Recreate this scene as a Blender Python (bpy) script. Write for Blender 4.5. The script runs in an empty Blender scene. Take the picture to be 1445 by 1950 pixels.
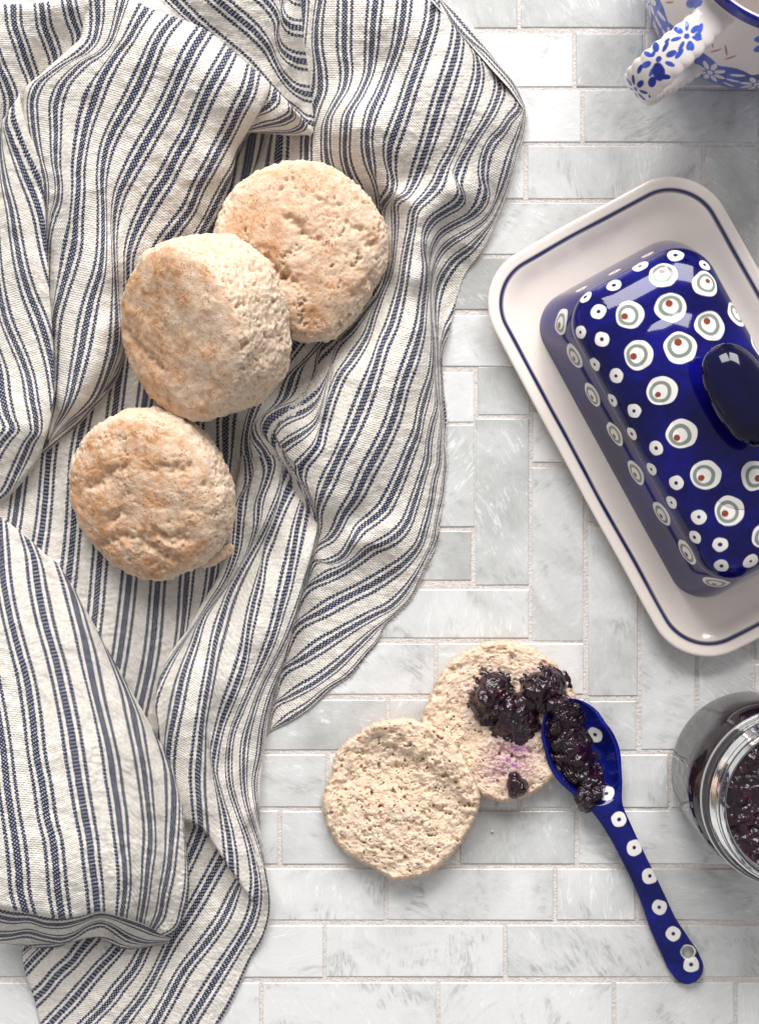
import bpy, bmesh, math, random
import numpy as np
from mathutils import Vector, Matrix
random.seed(7); np.random.seed(7)
scene = bpy.context.scene
# ---------------------------------------------------------------- camera, world, light
S = 0.00022            # one photo pixel on the counter, in metres
H = 2600.0             # camera height above the counter, same unit
CX, CY = 722.5, 975.0
cam_d = bpy.data.cameras.new("camera"); cam = bpy.data.objects.new("camera", cam_d)
scene.collection.objects.link(cam); scene.camera = cam
cam.location = (0, 0, H * S)
cam_d.sensor_fit = 'VERTICAL'; cam_d.sensor_height = 24.0
cam_d.lens = 24.0 / 2 / (975.0 / H)
cam_d.clip_start = 0.01; cam_d.clip_end = 50
world = bpy.data.worlds.new("World"); scene.world = world; world.use_nodes = True
bg = world.node_tree.nodes['Background']; bg.inputs[0].default_value = (0.97, 0.95, 0.96, 1); bg.inputs[1].default_value = 0.50
def area(name, loc, target, sx, sy, power, col=(1, 0.98, 0.96)):
    d = bpy.data.lights.new(name, 'AREA'); d.shape = 'RECTANGLE'; d.size = sx; d.size_y = sy; d.energy = power; d.color = col
    o = bpy.data.objects.new(name, d); scene.collection.objects.link(o); o.location = loc
    o.rotation_euler = (Vector(target) - Vector(loc)).to_track_quat('-Z', 'Y').to_euler()
    return o
area('window_light', (-0.52, 2.10, 1.65), (0, 0, 0), 1.0, 1.25, 68)
area('window_light', (0.66, 2.15, 1.65), (0, 0, 0), 1.0, 1.25, 68)
scene.view_settings.view_transform = 'Standard'; scene.view_settings.look = 'None'
scene.view_settings.exposure = -0.08; scene.view_settings.gamma = 1.0
scene.cycles.max_bounces = 10; scene.cycles.transmission_bounces = 10; scene.cycles.glossy_bounces = 4

def PW(px, py, z=0.0):
    """photo pixel seen at height z -> world"""
    k = (H - z) / H
    return ((px - CX) * k * S, (CY - py) * k * S, z * S)
def PWa(x, y, z):
    k = (H - z) / H
    return np.stack([(x - CX) * k * S, (CY - y) * k * S, z * S], -1)
# ---------------------------------------------------------------- numpy noise
_perm = np.random.RandomState(3).permutation(256); _perm = np.concatenate([_perm] * 4)
_grad = np.random.RandomState(4).normal(size=(256, 3)); _grad /= np.linalg.norm(_grad, axis=1)[:, None]
_feat = np.random.RandomState(5).rand(256, 3)
def _h(i, j, k): return _perm[(_perm[(_perm[i & 255] + j) & 255] + k) & 255]
def noise(p):
    p = np.asarray(p, float); i = np.floor(p).astype(int); f = p - i; u = f * f * f * (f * (f * 6 - 15) + 10)
    r = np.zeros(len(p))
    for a in (0, 1):
        for b in (0, 1):
            for c in (0, 1):
                g = _grad[_h(i[:, 0] + a, i[:, 1] + b, i[:, 2] + c)]
                d = ((f - (a, b, c)) * g).sum(1)
                w = (u[:, 0] if a else 1 - u[:, 0]) * (u[:, 1] if b else 1 - u[:, 1]) * (u[:, 2] if c else 1 - u[:, 2])
                r += w * d
    return r * 1.6
def fbm(p, n=4, g=0.5, ridged=False):
    p = np.asarray(p, float); a = 1; s = np.zeros(len(p)); t = 0
    for _ in range(n):
        v = noise(p)
        if ridged: v = 1 - 2 * np.abs(v)
        s += a * v; t += a; p = p * 2.03 + 11.7; a *= g
    return s / t
def worley(p):
    p = np.asarray(p, float); i = np.floor(p).astype(int); best = np.full(len(p), 9.0); cid = np.zeros(len(p), int)
    for a in (-1, 0, 1):
        for b in (-1, 0, 1):
            for c in (-1, 0, 1):
                h = _h(i[:, 0] + a, i[:, 1] + b, i[:, 2] + c)
                q = i + (a, b, c) + _feat[h]
                d = ((p - q) ** 2).sum(1)
                m = d < best; best[m] = d[m]; cid[m] = h[m]
    return np.sqrt(best), cid
def sstep(a, b, x):
    t = np.clip((x - a) / (b - a), 0, 1); return t * t * (3 - 2 * t)
# ---------------------------------------------------------------- mesh helpers
col = scene.collection
def tag(o, label=None, cat=None, group=None, kind=None):
    if label: o['label'] = label
    if cat: o['category'] = cat
    if group: o['group'] = group
    if kind: o['kind'] = kind
    return o
def mesh_obj(name, verts, faces, mat=None, parent=None, smooth=True, uv=None, colors=None):
    me = bpy.data.meshes.new(name)
    verts = np.asarray(verts, np.float32); 
    faces = [np.asarray(f, np.int32) for f in (faces if isinstance(faces, list) else [faces])]
    faces = [f for f in faces if len(f)]
    me.vertices.add(len(verts)); me.vertices.foreach_set('co', verts.ravel())
    nl = sum(f.size for f in faces); npoly = sum(len(f) for f in faces)
    me.loops.add(nl); me.polygons.add(npoly)
    li = np.concatenate([f.ravel() for f in faces]).astype(np.int32)
    tot = np.concatenate([np.full(len(f), f.shape[1]) for f in faces]); st = np.concatenate([[0], np.cumsum(tot)[:-1]])
    me.loops.foreach_set('vertex_index', li)
    me.polygons.foreach_set('loop_start', st.astype(np.int32)); me.polygons.foreach_set('loop_total', tot.astype(np.int32))
    me.polygons.foreach_set('use_smooth', np.full(npoly, bool(smooth)))
    if uv is not None:
        l = me.uv_layers.new(name='UVMap'); l.data.foreach_set('uv', np.asarray(uv, np.float32)[li].ravel())
    if colors:
        for nm, c in colors.items():
            c = np.asarray(c, np.float32)
            if c.ndim == 1: c = np.stack([c, c, c, np.ones_like(c)], 1)
            elif c.shape[1] == 3: c = np.concatenate([c, np.ones((len(c), 1), np.float32)], 1)
            at = me.color_attributes.new(name=nm, type='FLOAT_COLOR', domain='POINT'); at.data.foreach_set('color', c.ravel())
    me.update(); me.validate()
    o = bpy.data.objects.new(name, me); col.objects.link(o)
    if mat: me.materials.append(mat)
    if parent: o.parent = parent
    return o
def grid_faces(nu, nv, off=0, wrap_u=False, wrap_v=False, keep=None):
    iu = np.arange(nu if wrap_u else nu - 1); iv = np.arange(nv if wrap_v else nv - 1)
    a, b = np.meshgrid(iu, iv, indexing='ij'); a2 = (a + 1) % nu; b2 = (b + 1) % nv
    f = np.stack([a * nv + b, a2 * nv + b, a2 * nv + b2, a * nv + b2], -1).reshape(-1, 4) + off
    if keep is not None: f = f[keep(f - off)]
    return f
def ico(sub):
    bm = bmesh.new(); bmesh.ops.create_icosphere(bm, subdivisions=sub, radius=1.0)
    v = np.array([x.co[:] for x in bm.verts]); f = np.array([[q.index for q in x.verts] for x in bm.faces]); bm.free()
    return v, f
def hermite(t, P, q):
    """piecewise cubic through P (n,d) at knots t, evaluated at q"""
    t = np.asarray(t, float); P = np.asarray(P, float); n = len(t)
    if n == 2:
        w = ((q - t[0]) / (t[1] - t[0]))[:, None]; return P[0] * (1 - w) + P[1] * w
    d = (P[1:] - P[:-1]) / (t[1:] - t[:-1])[:, None]; h = (t[1:] - t[:-1])[:, None]
    m = np.empty_like(P); m[1:-1] = (d[:-1] * h[1:] + d[1:] * h[:-1]) / (h[1:] + h[:-1]); m[0] = d[0]; m[-1] = d[-1]
    i = np.clip(np.searchsorted(t, q, side='right') - 1, 0, n - 2); hh = (t[i + 1] - t[i])[:, None]; s = ((q - t[i]) / (t[i + 1] - t[i]))[:, None]
    return (2*s**3-3*s**2+1)*P[i] + (s**3-2*s**2+s)*hh*m[i] + (-2*s**3+3*s**2)*P[i+1] + (s**3-s**2)*hh*m[i+1]
# ---------------------------------------------------------------- node helpers
class NT:
    def __init__(s, name):
        s.m = bpy.data.materials.new(name); s.m.use_nodes = True; s.t = s.m.node_tree; s.n = s.t.nodes; s.b = s.n['Principled BSDF']
    def N(s, typ, ins=None, **kw):
        n = s.n.new(typ)
        for k, v in kw.items(): setattr(n, k, v)
        for k, v in (ins or {}).items(): s.set(n, k, v)
        return n
    def set(s, n, k, v):
        sock = n.inputs[k]
        if isinstance(v, bpy.types.NodeSocket): s.t.links.new(v, sock)
        elif isinstance(v, bpy.types.Node): s.t.links.new(v.outputs[0], sock)
        else:
            if isinstance(v, tuple) and len(v) == 3 and sock.type == 'RGBA': v = v + (1,)
            sock.default_value = v
    def P(s, **kw):
        for k, v in kw.items(): s.set(s.b, k.replace('_', ' '), v)
    def M(s, op, a, b=0.0, c=None):
        i = {0: a, 1: b}
        if c is not None: i[2] = c
        return s.N('ShaderNodeMath', i, operation=op).outputs[0]
    def mix(s, f, a, b, bt='MIX'):
        n = s.n.new('ShaderNodeMix'); n.data_type = 'RGBA'; n.blend_type = bt
        s.set(n, 0, f); s.set(n, 6, a); s.set(n, 7, b); return n.outputs[2]
    def ramp(s, f, stops):
        n = s.N('ShaderNodeValToRGB', {0: f}); e = n.color_ramp.elements
        while len(e) < len(stops): e.new(0.5)
        for el, (p, c) in zip(e, stops):
            el.position = p; el.color = (c, c, c, 1) if isinstance(c, (int, float)) else tuple(c) + (1,)
        return n.outputs[0]
    def mr(s, v, a, b, c=0.0, d=1.0, it='SMOOTHSTEP'):
        return s.N('ShaderNodeMapRange', {0: v, 1: a, 2: b, 3: c, 4: d}, interpolation_type=it).outputs[0]
    def noise(s, vec, scale, detail=3.0, rough=0.5, dist=0.0, out=0):
        i = {'Scale': scale, 'Detail': detail, 'Roughness': rough, 'Distortion': dist}
        if vec is not None: i['Vector'] = vec
        return s.N('ShaderNodeTexNoise', i).outputs[out]
    def mapping(s, vec, loc=(0,0,0), rot=(0,0,0), sc=(1,1,1)):
        return s.N('ShaderNodeMapping', {0: vec, 1: loc, 2: rot, 3: sc}).outputs[0]
    def co(s, k='Object'): return s.N('ShaderNodeTexCoord').outputs[k]
    def attr(s, name, k='Color'): return s.N('ShaderNodeAttribute', attribute_name=name).outputs[k]
    def bump(s, h, dist, strength=1.0, normal=None):
        i = {'Height': h, 'Distance': dist, 'Strength': strength}
        if normal is not None: i['Normal'] = normal
        return s.N('ShaderNodeBump', i).outputs[0]
# ---------------------------------------------------------------- materials
def m_tile():
    t = NT('mother_of_pearl_tile'); oi = t.N('ShaderNodeObjectInfo'); rnd = oi.outputs['Random']; tone_ = t.N('ShaderNodeSeparateColor', {0: oi.outputs['Color']}).outputs[0]
    c = t.co('Generated'); o = t.N('ShaderNodeObjectInfo').outputs['Location']
    g = t.N('ShaderNodeNewGeometry').outputs['Position']
    off = t.N('ShaderNodeCombineXYZ', {0: t.M('MULTIPLY', rnd, 37.0), 1: t.M('MULTIPLY', rnd, 91.0), 2: t.M('MULTIPLY', rnd, 13.0)})
    p = t.N('ShaderNodeVectorMath', {0: g, 1: off}, operation='ADD').outputs[0]
    ang = t.M('MULTIPLY', rnd, 25.0)
    pr = t.N('ShaderNodeVectorRotate', {'Vector': p, 'Angle': ang}, rotation_type='Z_AXIS').outputs[0]
    st = t.mapping(pr, sc=(1, 4.5, 1))
    big = t.noise(p, 20.0, 5.0, 0.6, 1.0)
    patch = t.noise(p, 30.0, 6.0, 0.65, 1.6)
    fea = t.noise(st, 95.0, 6.0, 0.72, 1.3)
    fine = t.noise(st, 420.0, 3.0, 0.7, 0.3)
    tone = t.M('ADD', t.M('MULTIPLY', big, 0.72), t.M('MULTIPLY', tone_, 0.42))
    base = t.ramp(tone, [(0.22, (0.34, 0.34, 0.325)), (0.45, (0.49, 0.50, 0.49)), (0.70, (0.69, 0.695, 0.69))])
    m1 = t.M('MULTIPLY', t.mr(patch, 0.48, 0.66), t.mr(fea, 0.40, 0.60))
    base = t.mix(t.M('MULTIPLY', m1, 0.75), base, (0.33, 0.335, 0.32))
    m2 = t.M('MULTIPLY', t.mr(patch, 0.52, 0.36), t.mr(fea, 0.50, 0.66))
    base = t.mix(t.M('MULTIPLY', m2, 0.8), base, (0.84, 0.86, 0.86))
    base = t.mix(t.mr(fine, 0.5, 0.72, 0, 0.16), base, (0.86, 0.87, 0.87))
    t.P(Base_Color=base, Roughness=t.mr(fea, 0.3, 0.7, 0.2, 0.36), Coat_Weight=0.35, Coat_Roughness=0.12, Specular_IOR_Level=0.5)
    t.P(Normal=t.bump(t.M('ADD', fea, t.M('MULTIPLY', big, 1.5)), 0.0006, 0.18))
    return t.m
def m_grout():
    t = NT('grout'); g = t.co(); n = t.noise(g, 900, 4, 0.7); n2 = t.noise(g, 60, 3)
    c = t.ramp(n, [(0.3, (0.58, 0.52, 0.48)), (0.60, (0.78, 0.73, 0.69))])
    c = t.mix(t.mr(n2, 0.4, 0.7, 0, 0.5), c, (0.80, 0.76, 0.73))
    t.P(Base_Color=c, Roughness=0.95, Normal=t.bump(n, 0.0012, 0.9)); return t.m
def m_cloth():
    t = NT('striped_linen'); uv = t.N('ShaderNodeUVMap').outputs[0]
    s = t.N('ShaderNodeSeparateXYZ', {0: uv}); u, v = s.outputs[0], s.outputs[1]
    g = t.co('Object')
    wob = t.M('MULTIPLY', t.M('SUBTRACT', t.noise(g, 900, 1), 0.5), 0.035)
    zig = t.M('MULTIPLY', t.M('SUBTRACT', t.M('PINGPONG', t.M('MULTIPLY', v, 0.5), 1.0), 0.5), 0.020)
    uu = t.M('ADD', t.M('ADD', u, wob), zig)
    f = t.M('ABSOLUTE', t.M('SUBTRACT', t.M('FRACT', t.M('ADD', uu, 0.5)), 0.5))
    midm = t.mr(f, 0.092, 0.112, 1, 0)
    thin = t.mr(t.M('ABSOLUTE', t.M('SUBTRACT', f, 0.242)), 0.042, 0.062, 1, 0)
    navy = t.M('MAXIMUM', midm, thin)
    # weave speckle: white weft shows between the navy warp threads
    ck = t.M('MULTIPLY', t.M('SINE', t.M('MULTIPLY', u, 2 * math.pi * 8.5)), t.M('SINE', t.M('MULTIPLY', v, math.pi * 0.62)))
    spk = t.mr(t.M('ADD', ck, t.M('MULTIPLY', t.M('SUBTRACT', t.noise(g, 2600, 2), 0.5), 2.4)), 0.22, 0.66, 0, 0.66)
    navy2 = t.M('MULTIPLY', navy, t.M('SUBTRACT', 1.0, spk))
    th = t.noise(g, 2400, 3, 0.7); th2 = t.noise(t.mapping(g, sc=(1, 1, 1)), 700, 3, 0.6); big = t.noise(g, 22, 3)
    lines = t.M('SINE', t.M('MULTIPLY', v, math.pi * 1.0))
    cream = t.ramp(t.M('ADD', t.M('MULTIPLY', th, 0.6), t.M('MULTIPLY', th2, 0.4)), [(0.3, (0.50, 0.45, 0.39)), (0.5, (0.77, 0.725, 0.66)), (0.7, (0.90, 0.87, 0.82))])
    cream = t.mix(t.mr(big, 0.6, 0.76, 0, 0.22), cream, (0.78, 0.66, 0.45))
    cream = t.mix(t.mr(lines, -1, 1, 0.0, 0.10), cream, (0.5, 0.45, 0.38))
    blue = t.mix(th2, (0.006, 0.011, 0.034), (0.024, 0.044, 0.125))
    t.P(Base_Color=t.mix(navy2, cream, blue), Roughness=0.95, Specular_IOR_Level=0.15)
    t.P(Sheen_Weight=0.15, Sheen_Roughness=0.5)
    h = t.M('ADD', t.M('MULTIPLY', th, 1.0), t.M('ADD', t.M('MULTIPLY', t.M('ADD', ck, lines), 0.22), t.M('MULTIPLY', th2, 1.4)))
    t.P(Normal=t.bump(h, 0.00045, 0.8)); return t.m
def m_bread(name='biscuit_crust'):
    t = NT(name); g = t.co(); cr = t.N('ShaderNodeSeparateColor', {0: t.attr('crust')})
    crust, pit, stain = cr.outputs[0], cr.outputs[1], cr.outputs[2]
    n1 = t.noise(g, 90, 5, 0.6); n2 = t.noise(g, 330, 5, 0.65); n3 = t.noise(g, 1500, 3, 0.6)
    crumb = t.ramp(t.M('ADD', t.M('MULTIPLY', n2, .65), t.M('MULTIPLY', n3, .35)), [(0.32, (0.58, 0.41, 0.28)), (0.5, (0.72, 0.565, 0.43)), (0.68, (0.83, 0.70, 0.565))])
    tan = t.ramp(n2, [(0.3, (0.42, 0.18, 0.07)), (0.48, (0.58, 0.32, 0.165)), (0.72, (0.72, 0.50, 0.33))])
    k = t.M('MULTIPLY', crust, t.mr(n1, 0.34, 0.60, 0.35, 1.0))
    c = t.mix(k, crumb, tan)
    c = t.mix(t.M('MULTIPLY', pit, 0.75), c, (0.64, 0.44, 0.28))
    vo = t.N('ShaderNodeTexVoronoi', {'Vector': g, 'Scale': 980.0, 'Randomness': 1.0}).outputs[0]
    sp = t.M('MULTIPLY', t.mr(vo, 0.20, 0.34, 1, 0), t.M('MULTIPLY', t.mr(t.noise(g, 170, 3), 0.46, 0.60), t.mr(crust, 0.05, 0.4)))
    c = t.mix(t.M('MULTIPLY', sp, 0.8), c, (0.22, 0.08, 0.03))
    c = t.mix(stain, c, t.mix(t.mr(n2, .35, .65), (0.16, 0.02, 0.10), (0.50, 0.28, 0.44)))
    t.P(Base_Color=c, Roughness=0.8, Specular_IOR_Level=0.3, Subsurface_Weight=0.45, Subsurface_Radius=(0.004, 0.002, 0.001), Subsurface_Scale=1.0)
    t.P(Normal=t.bump(t.M('ADD', n2, t.M('MULTIPLY', n3, 0.45)), 0.0013, 0.55)); return t.m
def m_jam():
    t = NT('blueberry_jam'); g = t.co(); n = t.noise(g, 240, 4, 0.6); n2 = t.noise(g, 900, 3, .6)
    c = t.ramp(n, [(0.35, (0.006, 0.002, 0.006)), (0.58, (0.020, 0.003, 0.011)), (0.75, (0.075, 0.006, 0.022))])
    t.P(Base_Color=c, Roughness=t.mr(n2, 0.3, 0.7, 0.05, 0.16), Specular_IOR_Level=0.5, Coat_Weight=0.2, Coat_Roughness=0.03)
    t.P(Normal=t.bump(t.M('ADD', n, t.M('MULTIPLY', n2, 0.12)), 0.002, 0.5)); return t.m
def m_paint(name, rough=0.12, coat=0.45, spec=0.12):
    """hand painted glazed stoneware: colour comes from the painted point attribute 'paint'"""
    t = NT(name); g = t.co(); a = t.attr('paint'); n = t.noise(g, 45, 5, 0.62, 0.8); n2 = t.noise(g, 240, 3, 0.6)
    bright = t.mix(1.0, a, t.ramp(t.M('ADD', t.M('MULTIPLY', n, .75), t.M('MULTIPLY', n2, .25)), [(0.32, 0.35), (0.5, 1.0), (0.7, 2.2)]), 'MULTIPLY')
    w = t.attr('wash'); c = t.mix(w, a, bright)
    t.P(Base_Color=c, Roughness=rough, Coat_Weight=coat, Coat_Roughness=0.03, Specular_IOR_Level=spec)
    t.P(Coat_Normal=t.bump(t.noise(g, 30, 2), 0.002, 0.12)); return t.m
def m_glass():
    t = NT('jar_glass'); t.P(Base_Color=(0.97, 0.98, 0.98), Roughness=0.02, Transmission_Weight=1.0, IOR=1.48); return t.m
TILE, GROUT, CLOTH, BREAD, JAM, GLASS = m_tile(), m_grout(), m_cloth(), m_bread(), m_jam(), m_glass()
STONE = m_paint('glazed_stoneware')
# ---------------------------------------------------------------- counter and tiles
TONES = [(915,540,.10),(985,1600,.05),(955,955,.30),(960,745,.22),(870,905,.32),(1390,480,.25),(1278,220,.45),(660,1380,.30),(920,1380,.45),(1150,330,.55),(870,440,.6),(1050,120,.9),(1000,220,.85),(870,640,.7),(1060,1100,.62),(1160,1200,.55),(870,760,.8),(850,1160,.65),(1320,1700,.35),(1300,1810,.62),(900,1700,.6),(1130,1700,.7),(790,1810,.8),(660,1910,.85),(1000,1910,.9),(1280,1910,.9),(560,1810,.75),(560,1490,.55),(560,1700,.62),(700,1600,.5),(930,1270,.7),(760,1270,.6),(1380,1300,.6),(1270,1250,.6),(-10,1820,.2),(1280,600,.6)]  # per-tile tone; the lower left corner tile's dark tone paints in the towel flap's shadow
def box_tile(x0, y0, x1, y1, parent):
    w, h = (x1 - x0) / 2, (y1 - y0) / 2; cx, cy = (x0 + x1) / 2, (y0 + y1) / 2
    w += 0.5; h += 0.5; b = 1.8
    V = []
    for (dw, dz) in ((0, -9), (0, -b), (b * .35, -b * .35), (b, 0)):
        for sx, sy in ((-1, -1), (1, -1), (1, 1), (-1, 1)):
            V.append((sx * (w - dw) * S, sy * (h - dw) * S, dz * S))
    F = []
    for k in range(3):
        for i in range(4): F.append((k*4+i, k*4+(i+1) % 4, k*4+4+(i+1) % 4, k*4+4+i))
    F.append((12, 13, 14, 15))
    # gentle hand-made edges
    V = np.array(V); V[:, :2] += np.random.uniform(-0.7, 0.7, (4, 2))[np.tile([0, 1, 2, 3], 4)] * S
    o = mesh_obj('tile', V, np.array(F), TILE, parent, smooth=False)
    o.location = ((cx - CX) * S, (CY - cy) * S, random.uniform(-0.6, 0.4) * S)
    tn = random.uniform(.25, .9)
    for (tx_, ty_, v_) in TONES:
        if x0 <= tx_ <= x1 and y0 <= ty_ <= y1: tn = v_
    o.color = (tn, tn, tn, 1)
    o.rotation_euler = (random.uniform(-.004, .004), random.uniform(-.004, .004), 0)
    return o
gx = np.linspace(-500, 1945, 160); gy = np.linspace(-450, 2400, 190)
X, Y = np.meshgrid(gx, gy, indexing='ij'); zz = fbm(np.stack([X.ravel() / 30, Y.ravel() / 30, X.ravel() * 0], 1), 2).reshape(X.shape) * 0.5 - 2.3
counter = mesh_obj('countertop', PWa(X, Y, X * 0).reshape(-1, 3) + np.stack([zz.ravel() * 0, zz.ravel() * 0, zz.ravel() * S], 1), grid_faces(160, 190)[:, ::-1], GROUT)
tag(counter, 'grey grout bed of the pale mother of pearl tiled counter', 'countertop', kind='structure')
L = -470; R = 1900
rows = [  # (y0, y1, [x breaks])
 (-430,-340,[L,-100,240,560,880,1210,1500,R]), (-330,-240,[L,60,370,700,1030,1360,1690,R]), (-230,-150,[L,-60,270,600,930,1255,1590,R]),
 (-140,-50,[L,110,440,770,1090,1420,1750,R]), (-40,52,[L,-30,330,660,988,1233,1562,R]), (65,165,[L,120,440,760,1093,1227,1556,R]),
 (172,270,[L,-40,290,620,780,1109,1445,1780,R]), (278,378,[L,40,350,670,1001,1338]), (386,484,[L,-50,280,610,800,1338]),
 (491,589,[L,130,460,690,1020,1338]), (600,697,[L,20,350,680,1010,1338]),
 (709,804,[L,-90,240,570,810,906]), (810,1003,[L,-200,10,210,410,610,800,907]), (1012,1105,[L,-20,310,560,700,901]),
 (1123,1215,[L,80,400,690,1010]), (1226,1322,[L,-60,270,600,830,1114]), (1333,1428,[L,90,400,738,1114]),
 (1438,1537,[L,-30,300,624,945,989,1275,1600,R]), (1545,1645,[L,200,533,873,1098,1430,1760,R]), (1655,1752,[L,80,406,736,1056,1212,1540,R]),
 (1763,1860,[L,-50,285,618,962,1450,1780,R]), (1872,1975,[L,165,498,834,1169,1400,1730,R]), (1985,2085,[L,20,350,680,1010,1340,1670,R]), (2095,2195,[L,180,510,840,1170,1500,R]), (2205,2305,[L,20,350,680,1010,1340,1670,R])]
ntile = 0
for y0, y1, xs in rows:
    for a, b in zip(xs[:-1], xs[1:]):
        box_tile(a + 4, y0, b - 4, y1, counter); ntile += 1
for x0, y0, x1, y1 in [(910,699,1008,790),(906,798,1006,1114),(1016,699,1112,775),(1016,784,1112,880),(1013,890,1110,1221),(1120,699,1214,993),(1120,1002,1213,1325),(1121,1336,1211,1429),
    (1222,709,1322,1010),(1222,1019,1322,1080),(1222,1090,1322,1427),(1331,709,1428,1010),(1331,1019,1428,1150),(1331,1160,1428,1427),(1437,709,1760,1010),(1437,1019,1760,1255),(1437,1265,1760,1427),(1770,709,1896,1427),
    (1344,278,1441,690),(1450,278,1546,590),(1556,278,1896,378),(1556,386,1896,484),(1556,491,1896,589),(1450,600,1896,697)]:
    box_tile(x0, y0, x1, y1, counter); ntile += 1
# ---------------------------------------------------------------- striped towel
# every fold panel is lofted through its own woven stripe lines (x, y[, stripe number]) measured on the photograph
def rbf(ctrl, X, Y, c=38.0, lam=0.02):
    C = np.array(ctrl, float); n = len(C)
    D = np.sqrt(((C[:, None, :2] - C[None, :, :2]) ** 2).sum(-1) + c * c)
    A = np.zeros((n + 3, n + 3)); A[:n, :n] = D - lam * c * np.eye(n); A[:n, n] = 1; A[:n, n+1:] = C[:, :2] / 1000; A[n, :n] = 1; A[n+1:, :n] = C[:, :2].T / 1000
    w = np.linalg.solve(A, np.concatenate([C[:, 2], [0, 0, 0]]))
    out = np.full(X.shape, w[n]) + w[n+1] * X / 1000 + w[n+2] * Y / 1000
    for i in range(n): out += w[i] * np.sqrt((X - C[i, 0]) ** 2 + (Y - C[i, 1]) ** 2 + c * c)
    return out
def relief(z): return np.where(z > 12, 12 + (z - 12) * 1.25, z)
cv, cf, cu = [], [], []; coff = 0
def panel(lines, zc, step=3.0, edges='', r=16, drop=22, zmin=1.5, rot=0.0, zadd=0.0, wr=1.0, dz=None, c=38.0, zmod=None):
    """lines: list of (u, [(x, y) or (x, y, u)...]); edges: which sides are turned-under folds, of 'L','R' (first/last line), 'S','E' (line starts/ends)"""
    global coff
    P = []; U0 = []
    for u, pts in lines:
        p = np.array([(q[0], q[1], q[2] if len(q) > 2 else u) for q in pts], float)
        # carry explicit u forwards between explicit values only
        P.append(p)
    lens = [np.sqrt((np.diff(p[:, :2], axis=0) ** 2).sum(1)).sum() for p in P]
    nv = int(max(lens) / step) + 2; vq = np.linspace(0, 1, nv); R_ = []
    for p in P:
        d = np.concatenate([[0], np.cumsum(np.sqrt((np.diff(p[:, :2], axis=0) ** 2).sum(1)))]); d /= d[-1]
        R_.append(hermite(d, p, vq))
    R_ = np.array(R_)                                   # (nl, nv, 3)
    gap = np.sqrt(((R_[1:, :, :2] - R_[:-1, :, :2]) ** 2).sum(-1)).max(1)
    knots = np.arange(len(P), dtype=float); q = [0.0]
    for i, g_ in enumerate(gap):
        k = max(1, int(math.ceil(min(g_, 70) / step))); q += list(i + (np.arange(k) + 1) / k)
    q = np.array(q); nl = len(P)
    G = hermite(knots, R_.reshape(nl, -1), q).reshape(len(q), nv, 3)
    X, Y, UU = G[..., 0], G[..., 1], G[..., 2]
    Z = relief(rbf(zc, X, Y, c)) + zadd
    if zmod is not None: Z = zmod(X, Y, Z)
    # distance along sheet from each border
    def cum(A, ax):
        d = np.sqrt(np.diff(X, axis=ax) ** 2 + np.diff(Y, axis=ax) ** 2); z = np.zeros_like(np.take(X, [0], ax)); return np.concatenate([z, np.cumsum(d, ax)], ax)
    du = cum(X, 0); dv = cum(X, 1)
    dist = {'L': du, 'R': du[-1:] - du, 'S': dv, 'E': dv[:, -1:] - dv}
    zz = Z.copy()
    wr_n = fbm(np.stack([X.ravel() / 26, Y.ravel() / 26, np.full(X.size, zadd + lines[0][0])], 1), 3).reshape(X.shape)
    wr_2 = fbm(np.stack([X.ravel() / 9, Y.ravel() / 9, np.full(X.size, 7.7)], 1), 2).reshape(X.shape)
    wr_3 = fbm(np.stack([X.ravel() / 75 + Y.ravel() / 190, Y.ravel() / 60 - X.ravel() / 150, np.full(X.size, 3.3 + lines[0][0])], 1), 3, .55, ridged=True).reshape(X.shape)
    zz += (wr_n * 2.8 + wr_2 * 1.1 + wr_3 * 3.4) * wr
    for e in edges:
        t = np.clip(dist[e] / r, 0, 1); zz -= r * (1 - np.sqrt(np.clip(1 - (1 - t) ** 2, 0, 1))) * 0.9
    if dz is not None: zz += dz(X, Y, q[:, None] + 0 * X, vq[None, :] + 0 * X)
    zz = np.maximum(zz, zmin + 0.3 * wr_n)
    V = dv.mean(0)[None, :] * 0 + dv
    V = V / 2.2
    W = PWa(X, Y, zz)
    # turned-under skirts along fold edges
    def skirt(ax, first):
        nonlocal W, UU, V
        a = np.take(W, [0 if first else -1], ax); s = a.copy(); s2 = a.copy()
        s[..., 2] -= 5 * S; s2[..., 2] = np.maximum(s2[..., 2] - drop * S, 0.5 * S)
        s[..., 2] = np.maximum(s[..., 2], 0.7 * S)
        for q_ in (s, s2): q_[..., :2] *= ((H * S - q_[..., 2]) / (H * S - a[..., 2]))[..., None]
        nb = np.take(W, [4 if first else -5], ax); s2[..., :2] += (nb[..., :2] - a[..., :2]) * 0.5
        ua = np.take(UU, [0 if first else -1], ax); va = np.take(V, [0 if first else -1], ax)
        ext = [s2, s] if first else [s, s2]
        W = np.concatenate(ext + [W], ax) if first else np.concatenate([W] + ext, ax)
        UU = np.concatenate([ua, ua, UU], ax) if first else np.concatenate([UU, ua, ua], ax)
        V = np.concatenate([va, va, V], ax) if first else np.concatenate([V, va, va], ax)
    if 'L' in edges: skirt(0, True)
    if 'R' in edges: skirt(0, False)
    if 'S' in edges: skirt(1, True)
    if 'E' in edges: skirt(1, False)
    n1, n2 = W.shape[:2]
    cv.append(W.reshape(-1, 3)); cf.append(grid_faces(n1, n2, coff)); cu.append(np.stack([UU.ravel(), V.ravel()], 1)); coff += n1 * n2
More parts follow.
